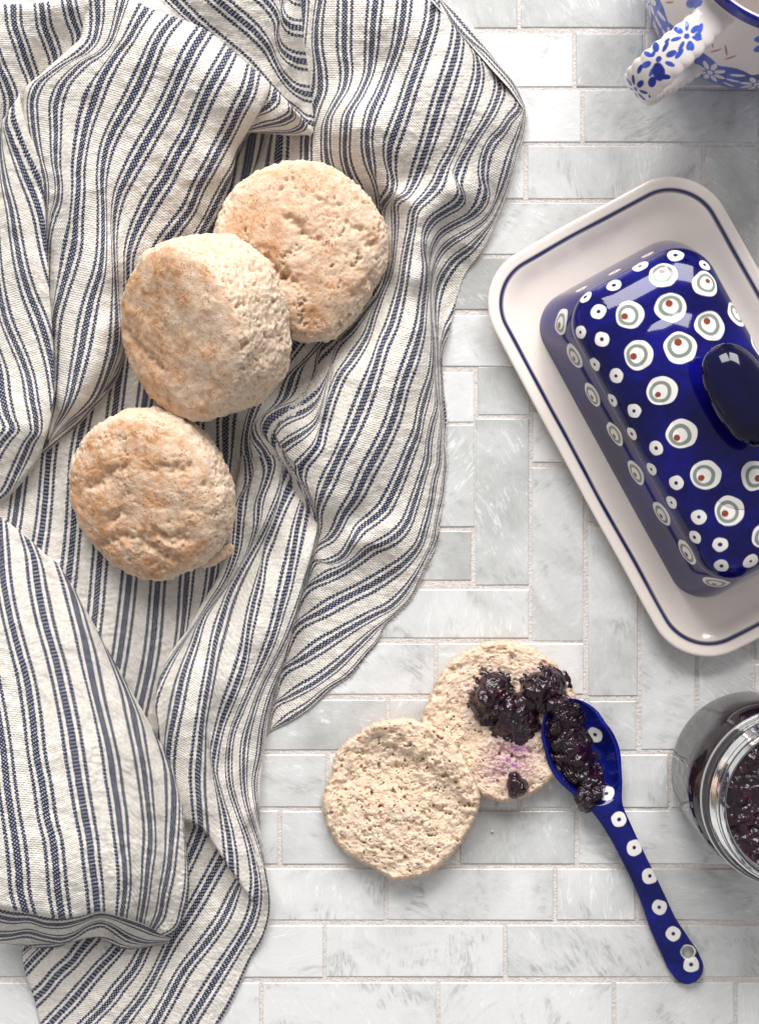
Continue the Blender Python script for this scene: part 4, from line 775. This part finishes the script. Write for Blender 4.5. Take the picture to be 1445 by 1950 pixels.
PC = np.tile(np.array((0.86, 0.775, 0.71)), (len(Wp), 1)).reshape(len(lv), m, 3)
ang = np.linspace(0, 2 * math.pi, m, endpoint=False)
thick = 0.5 + 0.5 * noise(np.stack([np.cos(ang) * 5, np.sin(ang) * 5, ang * 0], 1))
blue = np.array((0.006, 0.009, 0.085))
for k, w in ((14, .25), (15, 1.0), (16, 1.0), (17, .8)):
    ww = np.clip(w * (0.75 + .6 * thick), 0, 1)[:, None] if w < 1 else 1.0; PC[k] = PC[k] * (1 - ww) + blue * ww
nL = len(lv); fc = grid_faces(nL, m, wrap_v=True)
cap = np.arange((nL - 1) * m, nL * m); bot = np.arange(m)[::-1]
def m_plate():
    t = NT('cream_glaze'); g = t.co(); a = t.attr('paint'); n = t.noise(g, 60, 4, .6); n2 = t.noise(g, 700, 2)
    c = t.mix(t.mr(n, .35, .7, 0, .18), a, t.mix(1.0, a, (0.86, 0.78, 0.74), 'MULTIPLY')); c = t.mix(t.mr(t.noise(g, 1300, 1), .74, .8, 0, .5), c, (0.3, .2, .14))
    t.P(Base_Color=c, Roughness=0.16, Coat_Weight=0.6, Coat_Roughness=0.06); return t.m
PLATE = m_plate()
plate = mesh_obj('serving_plate', Wp, [fc, np.stack([cap, np.roll(cap, -1), np.full(m, cap[0])], 1)[1:-1]], PLATE, colors={'paint': PC.reshape(-1, 3)})
tag(plate, 'cream rectangular stoneware plate with thin navy line around its rim, under the blue lid', 'plate')
# ---------------------------------------------------------------- butter dish: lid
lcx, lcy = true_c(1305, 798, 24); Al, Bl = 321 * .99, 167 * .99
lev = []
def LL(ins, z, rc): return (Al - ins, Bl - ins, rc, z, 0.006)
for q in np.linspace(0, 1, 90): lev.append(LL(-1.5 + 30 * q ** 1.2, 24.5 + 140 * q, 68))
for th in np.linspace(0, 90, 110)[1:]:
    t = math.radians(th); i_ = 28.5 + 68 * (1 - math.cos(t)); lev.append((Al - i_ - 40 * (1 - math.cos(t)), Bl - i_, 68 - 6 * (1 - math.cos(t)), 164.5 + 62 * math.sin(t), 0.006))
for q in np.linspace(0, 1, 110)[1:]: ins = 96.5 + (Bl - 1.5 - 96.5) * q; lev.append((Al - ins - 40, Bl - ins, max(.6, min(62, (Bl - ins) * .86)), 226.5 + 15 * (1 - (1 - q) ** 2), 0.006))
ml = 1700; Rl = loft_rr(lev, ml); Rl = np.concatenate([Rl, Rl[-1:] * np.array([1, 0, 1])]); lev.append(None)
xl = lcx + Rl[..., 0] * E1[0] + Rl[..., 1] * E2[0]; yl = lcy + Rl[..., 0] * E1[1] + Rl[..., 1] * E2[1]; P3 = np.stack([xl, yl, Rl[..., 2]], -1).reshape(-1, 3)
imx = CX + (P3[:, 0] - CX) * H / (H - P3[:, 2]); imy = CY + (P3[:, 1] - CY) * H / (H - P3[:, 2])
q5 = lambda x, y: (950 + x / 2.786, 450 + y / 2.786)
def on_lid(x, y):
    px, py = q5(x, y); d = (imx - px) ** 2 + (imy - py) ** 2; k = np.argmin(np.where(True, d + 0 * d, d)); 
    c = np.where(d < 16)[0]
    if len(c): k = c[np.argmax(P3[c, 2])]
    return P3[k]
T1 = np.array([-0.75, 0.55, 0]); specs = []
for x, y, a in [(318,455,0),(392,643,0),(487,848,0),(604,1053,0),(717,1260,0),(852,1478,0),(990,1685,0),(1150,1850,0)]: specs.append((on_lid(x, y), 'eye', 24.5, 0, (-0.2, 0.5, -0.6)))
for x, y, r in [(447,317,15),(422,517,14),(499,688,14.5),(591,878,14.5),(693,1055,14),(797,1242,14),(904,1420,14),(1027,1603,14),(1178,1760,15),(516,397,15.5),(535,552,15),(611,747,15),(707,935,15),(823,1132,15),(929,1315,15),(1048,1496,15.5),(1174,1646,15.5),(1342,1732,16),(602,250,16),(742,147,16.5),(928,90,17),(782,88,14),(605,180,14),(430,270,13),(1092,142,13),(1385,1800,14)]: specs.append((on_lid(x, y), 'dot', r * .87))
for x, y, tx_, ty_, r in [(683,417,-.8,.2,27),(733,638,-.8,.2,27.5),(857,827,-.65,.6,28),(957,1052,-.65,.6,28),(1087,1273,-.6,.5,28),(1225,1462,-.6,.5,28),(862,197,-.2,-.7,27),(1093,243,.5,-.6,26.5),(900,373,-.2,-.6,29),(1120,467,-.4,-.7,29),(952,583,-.3,-.7,31),(1268,408,.3,-.6,27),(1385,580,.3,-.5,27),(1368,1275,.4,.4,28),(1420,1597,-.5,.5,27),(1470,1440,.5,.5,28)]: specs.append((on_lid(x, y), 'eye', r * .92, 0, (tx_, ty_, 0)))
pc, wash = paint_dots(P3, specs, (0.003, 0.003, 0.10))
nl_ = len(lev); cap = np.arange((nl_ - 1) * ml, nl_ * ml)
lid = mesh_obj('dish_lid', place(Rl, lcx, lcy).reshape(-1, 3), [grid_faces(nl_, ml, wrap_v=True)], STONE, colors={'paint': pc, 'wash': wash})
tag(lid, 'glossy cobalt blue butter dish lid painted with white ringed dots, on the cream plate', 'butter dish lid')
# knob: an oval on a short neck
kz = 300; kx, ky = true_c(1411, 752, kz); ks = (H - kz) / H
kl = []
for a, b, z in [(62, 30, 225), (54, 26, 238), (50, 24, 250), (60, 30, 262), (82, 44, 272), (98, 54, 283), (104, 58.5, 295), (105, 59, 303), (102, 57, 311), (95, 51.5, 319), (84, 44.5, 327), (68, 34.5, 333.5), (48, 23, 338), (26, 11, 340.5), (10, 2.5, 341)]:
    t = np.linspace(0, 2 * math.pi, 160, endpoint=False); kl.append(np.stack([a * ks * np.sign(np.cos(t)) * np.abs(np.cos(t)) ** .82, b * ks * np.sign(np.sin(t)) * np.abs(np.sin(t)) ** .9, np.full(160, z + 0.0)], 1))
kk = hermite(np.arange(len(kl)), np.array(kl).reshape(len(kl), -1), np.linspace(0, len(kl) - 1, 90)).reshape(90, 160, 3)
kk = np.concatenate([kk, kk[-1:] * np.array([.6, 0, 1])])
nk = kk.shape[0]; cap = np.arange((nk - 1) * 160, nk * 160)
knob = mesh_obj('knob', place(kk, kx, ky).reshape(-1, 3), [grid_faces(nk, 160, wrap_v=True)], STONE, lid, colors={'paint': np.tile((0.001, 0.001, 0.022), (nk * 160, 1)), 'wash': np.ones(nk * 160) * .6})
# ---------------------------------------------------------------- mug
mcx, mcy = 1440.0, -50.0
bx0, by0 = true_c(1440, -50, 92)
def lathe(prof, n, cx, cy, wobble=None):
    t = np.linspace(0, 2 * math.pi, n, endpoint=False); prof = np.array(prof, float)
    r = prof[:, 0][:, None] * np.ones(n); z = prof[:, 1][:, None] * np.ones(n)
    if wobble is not None: r = r + wobble(r, z, t[None, :] + 0 * r)
    return np.stack([cx + r * np.cos(t), cy + r * np.sin(t), z], -1)
prof = hermite(np.arange(15), np.array([(120,1),(150,2),(172,10),(190,28),(202,55),(209,90),(212,125),(213,160),(211,200),(208,240),(205,280),(204,320),(205,355),(206,374),(206,382)], float), np.linspace(0, 14, 190))
inner = hermite(np.arange(8), np.array([(206,382),(204,387),(200,387),(197,380),(196,340),(200,260),(204,150),(190,40)], float), np.linspace(0, 7, 70)); inner2 = np.array([(150,24),(80,20),(3,18)])
pr = np.concatenate([prof, inner[1:], inner2]); nm_ = 900
Mg = lathe(pr, nm_, bx0, by0); P3 = Mg.reshape(-1, 3); nrow = len(pr)
def toim(P): return np.stack([CX + (P[..., 0] - CX) * H / (H - P[..., 2]), CY + (P[..., 1] - CY) * H / (H - P[..., 2])], -1)
z3 = P3[:, 2]; th3 = np.tile(np.linspace(0, 2 * math.pi, nm_, endpoint=False), nrow); outer = np.repeat(np.arange(nrow) < 190, nm_)
scal = 168 + 14 * np.abs(np.sin(th3 * 11)); MB = np.array((0.045, 0.085, 0.40)); MW = np.array((0.74, 0.685, 0.66))
pc = np.tile(MW, (len(P3), 1)); wash = np.zeros(len(P3))
def setc(mask, colr, w=1.0):
    mk = np.clip(mask, 0, 1)[:, None]; global pc, wash
    pc = pc * (1 - mk) + np.array(colr) * mk; wash = wash * (1 - mk[:, 0]) + w * mk[:, 0]
setc((1 - sstep(scal - 1.2, scal + 1.2, z3)) * outer, MB)
setc(sstep(352, 355, z3) * (np.repeat(np.arange(nrow) < 190 + 14, nm_)), (0.012, 0.016, 0.27))
def petal(P, c, ax_, ln_, wd_):
    """ellipse mask on surface in local tangent frame (theta*R, z)"""
    pass
R0 = 211; su = th3 * R0
def ell(u0, v0, a, b, ang, soft=.09):
    du = (su - u0 + math.pi * R0) % (2 * math.pi * R0) - math.pi * R0; dv = (z3 - v0 * 1.75) * .55; ca, sa = math.cos(ang), math.sin(ang)
    e = np.sqrt(((du * ca + dv * sa) / a) ** 2 + ((-du * sa + dv * ca) / b) ** 2); return (1 - sstep(1 - soft, 1 + soft, e)) * outer
# theta measured clockwise on the photo (x right, y down); the lower left quarter is in view
for k in range(9):
    tc = math.radians(68 + k * 24 - 24); uc = tc * R0
    for j in range(8):
        aa = j * math.pi / 4; setc(ell(uc + 19 * math.cos(aa), 68 + 19 * math.sin(aa), 10.5, 4.6, aa), MW, 0)
    setc(ell(uc, 68, 5.5, 5.5, 0), MW, 0)
    for j in range(3):
        setc(ell(uc + 44, 50 + 19 * j, 13, 3.4, 0.3 - .3 * j), MW, 0)
    setc(ell(uc + 44, 110, 3, 3, 0), MW, 0)
for k in range(8):
    uc = math.radians(20 + k * 40) * R0
    for (du, v, a, b, an) in [(0, 172, 17, 11, .6), (18, 180, 13, 9, -.5), (-16, 164, 12, 9, 1.4), (10, 160, 12, 8, -1.0)]: setc(ell(uc + du, v, a, b, an), (0.06, 0.12, 0.55))
    for j in range(4):
        setc(ell(uc + 45 + 14 * j, 126 + (6 if j % 2 else -4), 11, 1.7, .9 if j % 2 else -.9, .25), (0.36, 0.13, 0.07), 0)
mug = mesh_obj('mug', np.stack([(P3[:, 0] - CX) * S, (CY - P3[:, 1]) * S, P3[:, 2] * S], 1), grid_faces(nrow, nm_, wrap_v=True), STONE, colors={'paint': pc, 'wash': wash * .8})
tag(mug, 'white stoneware mug with blue floral band and scalloped handle in the upper right corner', 'mug')
# strap handle: spine measured on the photograph, widths across
hp = [(1372, 18, 330, 33), (1345, 45, 336, 34), (1312, 75, 336, 36), (1280, 103, 330, 38), (1250, 130, 315, 39), (1224, 155, 285, 38), (1216, 170, 245, 35), (1228, 172, 205, 32), (1250, 160, 160, 30), (1280, 142, 128, 30), (1312, 118, 108, 32), (1345, 92, 98, 34)]
h_ = np.array(hp, float); hs = hermite(np.arange(len(hp)), h_, np.linspace(0, len(hp) - 1, 300)); 
kx_ = (H - hs[:, 2]) / H; hx = CX + (hs[:, 0] - CX) * kx_; hy = CY + (hs[:, 1] - CY) * kx_; hz = hs[:, 2]
sp3 = np.stack([hx, hy, hz], 1); tg = np.gradient(sp3, axis=0); tg /= np.linalg.norm(tg, axis=1)[:, None]
wdir = np.array([0.66, 0.75, 0.0]); wdir = np.tile(wdir, (300, 1)); wdir -= tg * (wdir * tg).sum(1)[:, None]; wdir /= np.linalg.norm(wdir, axis=1)[:, None]; nrm = np.cross(wdir, tg)
nrm = nrm * np.sign(nrm[60, 2])
arc = np.concatenate([[0], np.cumsum(np.linalg.norm(np.diff(sp3, axis=0), axis=1))])
scl = 1 + 0.075 * (np.abs(np.sin(arc / 22 * math.pi)) - .6)
na_ = 220; av = np.linspace(0, 2 * math.pi, na_, endpoint=False); cw = np.sign(np.cos(av)) * np.abs(np.cos(av)) ** .8; ch = np.sign(np.sin(av)) * np.abs(np.sin(av)) ** .9
wd = hs[:, 3] * kx_ * scl; bump_ = 1.8 * np.abs(np.sin(arc / 22 * math.pi))
HP = sp3[:, None, :] + wdir[:, None, :] * (wd[:, None] * cw)[..., None] + nrm[:, None, :] * (12 * ch[None, :] + bump_[:, None] * np.abs(cw)[None, :] ** 6)[..., None]
P3 = HP.reshape(-1, 3); uu = np.repeat(arc, na_); vv = (wd[:, None] * cw).ravel(); front = ((np.tile(ch, 300)) > 0)
pc = np.tile(MW, (len(P3), 1)); wash = np.zeros(len(P3))
def ellh(u0, v0, a, b, an): ca, sa = math.cos(an), math.sin(an); du = uu - u0; dv = vv - v0; e = np.sqrt(((du * ca + dv * sa) / a) ** 2 + ((-du * sa + dv * ca) / b) ** 2); return (1 - sstep(.88, 1.1, e)) * front
im = toim(P3)
def arc_at(x, y):
    d = (im[:, 0] - x) ** 2 + (im[:, 1] - y) ** 2 + np.where(front, 0, 1e6) + np.where(P3[:, 2] > 225, 0, 1e5); k = d.argmin(); return uu[k], vv[k]
HB = (0.055, 0.11, 0.52); HB2 = (0.02, 0.035, 0.30)
for (x, y, n_, rr_, c_) in [(1145 + 523/4.817, 541/4.817, 8, 20, HB), (1145 + 308/4.817, 815/4.817, 7, 17, HB2), (1145 + 780/4.817, 330/4.817, 7, 17, HB)]:
    u0, v0 = arc_at(x, y); setc(ellh(u0, v0, 4.6, 4.6, 0), c_)
    for j in range(n_): aa = 2 * math.pi * j / n_ + .4; setc(ellh(u0 + rr_ * math.cos(aa), v0 + rr_ * math.sin(aa), 8.5, 5.2 if j % 2 else 3.4, aa), c_)
for (x, y, a, b, an) in [(1145+350/4.817, 635/4.817, 8, 4, .4), (1145+710/4.817, 495/4.817, 9, 4, .2), (1145+600/4.817, 375/4.817, 5, 2.5, 0), (1145+520/4.817, 660/4.817, 15, 9, 1.2), (1145+460/4.817, 755/4.817, 9, 7, .6), (1145+580/4.817, 705/4.817, 9, 4, 2.2), (1145+905/4.817, 265/4.817, 9, 4, .6), (1145+880/4.817, 335/4.817, 7, 6, .6), (1145+800/4.817, 425/4.817, 7, 5, .6), (1145+440/4.817, 885/4.817, 4, 2, .6), (1145+470/4.817, 495/4.817, 5, 3, .6)]:
    u0, v0 = arc_at(x, y); setc(ellh(u0, v0, a, b, an), HB2 if y > 120 else HB)
handle = mesh_obj('handle', np.stack([(P3[:, 0] - CX) * S, (CY - P3[:, 1]) * S, P3[:, 2] * S], 1), grid_faces(300, na_, wrap_v=True), STONE, mug, colors={'paint': pc, 'wash': wash * .8})
# ---------------------------------------------------------------- jam jar
jz = 300.0; jx, jy = 1422 + 5, 1470
topc = true_c(1520, 1531, 330); jx, jy = topc[0], topc[1]
rt = 175 * (H - 330) / H
pj = [(20,2),(118,3),(128,6),(140,14),(148,30),(151,60),(153,100),(155,150),(156,190),(155,215),(151,235),(143,254),(133,266),(130,272),(rt-7,276),(rt-1,279),(rt,283),(rt-2,287),(rt-9,290),(rt-11,296),(rt-9,300),(rt-6,303),(rt-9,306),(rt-12,311),(rt-9,316),(rt-7,319),(rt-10,323),(rt-14,328),(rt-17,338),(rt-20,343),(rt-24,345),(rt-28,343),(rt-30,336),(rt-31,320),(126,285),(128,270),(138,253),(147,232),(152.5,190),(151.5,150),(149.5,100),(147,55),(135,16),(100,9),(20,8)]
pjh = hermite(np.arange(len(pj)), np.array(pj, float), np.linspace(0, len(pj) - 1, 400))
def jw(r, z, t):
    im_ = np.where((z > 30) & (z < 235) & (r > 148), 1.0, 0.0)
    leaf = fbm(np.stack([t.ravel() * 14, z.ravel() / 55, t.ravel() * 0], 1), 3, ridged=True).reshape(t.shape)
    ov = np.sqrt(((t - math.radians(172)) / 0.20) ** 2 + ((z - 125) / 85) ** 2); oval = np.exp(-((ov - 1) / .05) ** 2) * 1.2
    msk = sstep(math.radians(120), math.radians(140), t) * (1 - sstep(math.radians(196), math.radians(215), t))
    return im_ * sstep(30, 50, z) * (1 - sstep(205, 235, z)) * (msk * (0.9 * leaf) * (ov > 1) + oval)
J = lathe(pjh, 360, jx, jy, jw); P3 = J.reshape(-1, 3)
tow = lambda P: np.stack([(P[:, 0] - CX) * S, (CY - P[:, 1]) * S, P[:, 2] * S], 1)
jar = mesh_obj('jam_jar', tow(P3), grid_faces(400, 360, wrap_v=True), GLASS)
tag(jar, 'open glass canning jar with ridged rim at the right edge of the counter', 'jar')
pi_ = hermite(np.arange(11), np.array([(3,7.5),(98,8),(127,9.5),(138,15.5),(146.2,30),(149.3,60),(151.3,100),(153.3,150),(154.2,190),(149,234),(129.3,272)], float), np.linspace(0, 10, 60))
rr_ = np.linspace(127, 1, 90); tin = np.stack([rr_, 274 + 4 * (rr_ / 126)], 1); pin = np.concatenate([pi_, tin])
def jt(r, z, t): return 0 * r
JI = lathe(pin, 420, jx, jy); q = JI.reshape(-1, 3); top = np.repeat(np.arange(len(pin)) >= 60, 420)
w, c = worley(q / 20 + .3 * fbm(q / 12, 2)[:, None]); rr2 = np.hypot(q[:, 0] - jx, q[:, 1] - jy)
q = q.copy(); q[:, 2] += np.where(top, (12 * fbm(q / 45, 3) + 9 * (0.5 - w) + 4 * fbm(q / 11, 3)) * np.clip((127 - rr2) / 12, 0.15, 1), 0)
jam = mesh_obj('blueberry_jam', tow(q), grid_faces(len(pin), 420, wrap_v=True), JAM)
tag(jam, 'dark blueberry jam filling the open glass jar', 'jam')
# small crumbs
def crumb(x, y, z, r, seed, label):
    v, f = ico(3); p = v * (1 + .35 * noise(v * 2 + seed))[:, None] * r; k = np.array(PW(x, y, z))
    o = mesh_obj('crumb', p * S, f, BREAD, colors={'crust': np.stack([np.zeros(len(p)) + .2, np.zeros(len(p)), np.zeros(len(p))], 1)}); o.location = k; tag(o, label, 'crumb'); return o
crumb(937, 1583, 2, 3.0, 4, 'tiny pale crumb on the grey tile right of the plain biscuit half')
crumb(468, 990, 48, 2.6, 9, 'tiny brown crumb on the towel right of the browned biscuit')
crumb(454, 1078, 46, 2.2, 15, 'tiny dark crumb on the towel fold below the browned biscuit')
# ---------------------------------------------------------------- roots for the things made of several pieces
def regroup(o, part_name, base):
    """turn a mesh thing into an Empty at its base that parents the mesh and its other parts"""
    nm = o.name; kids = [k for k in bpy.data.objects if k.parent == o]; o.name = part_name
    r = bpy.data.objects.new(nm, None); r.name = nm; col.objects.link(r); r.location = base
    for k in ('label', 'category', 'group'):
        if k in o: r[k] = o[k]; del o[k]
    for k in [o] + kids: k.parent = r; k.matrix_parent_inverse = Matrix.Translation(Vector(base)).inverted()
    return r
regroup(mug, 'body', ((bx0 - CX) * S, (CY - by0) * S, 0))
regroup(lid, 'cover', ((lcx - CX) * S, (CY - lcy) * S, 0.005))
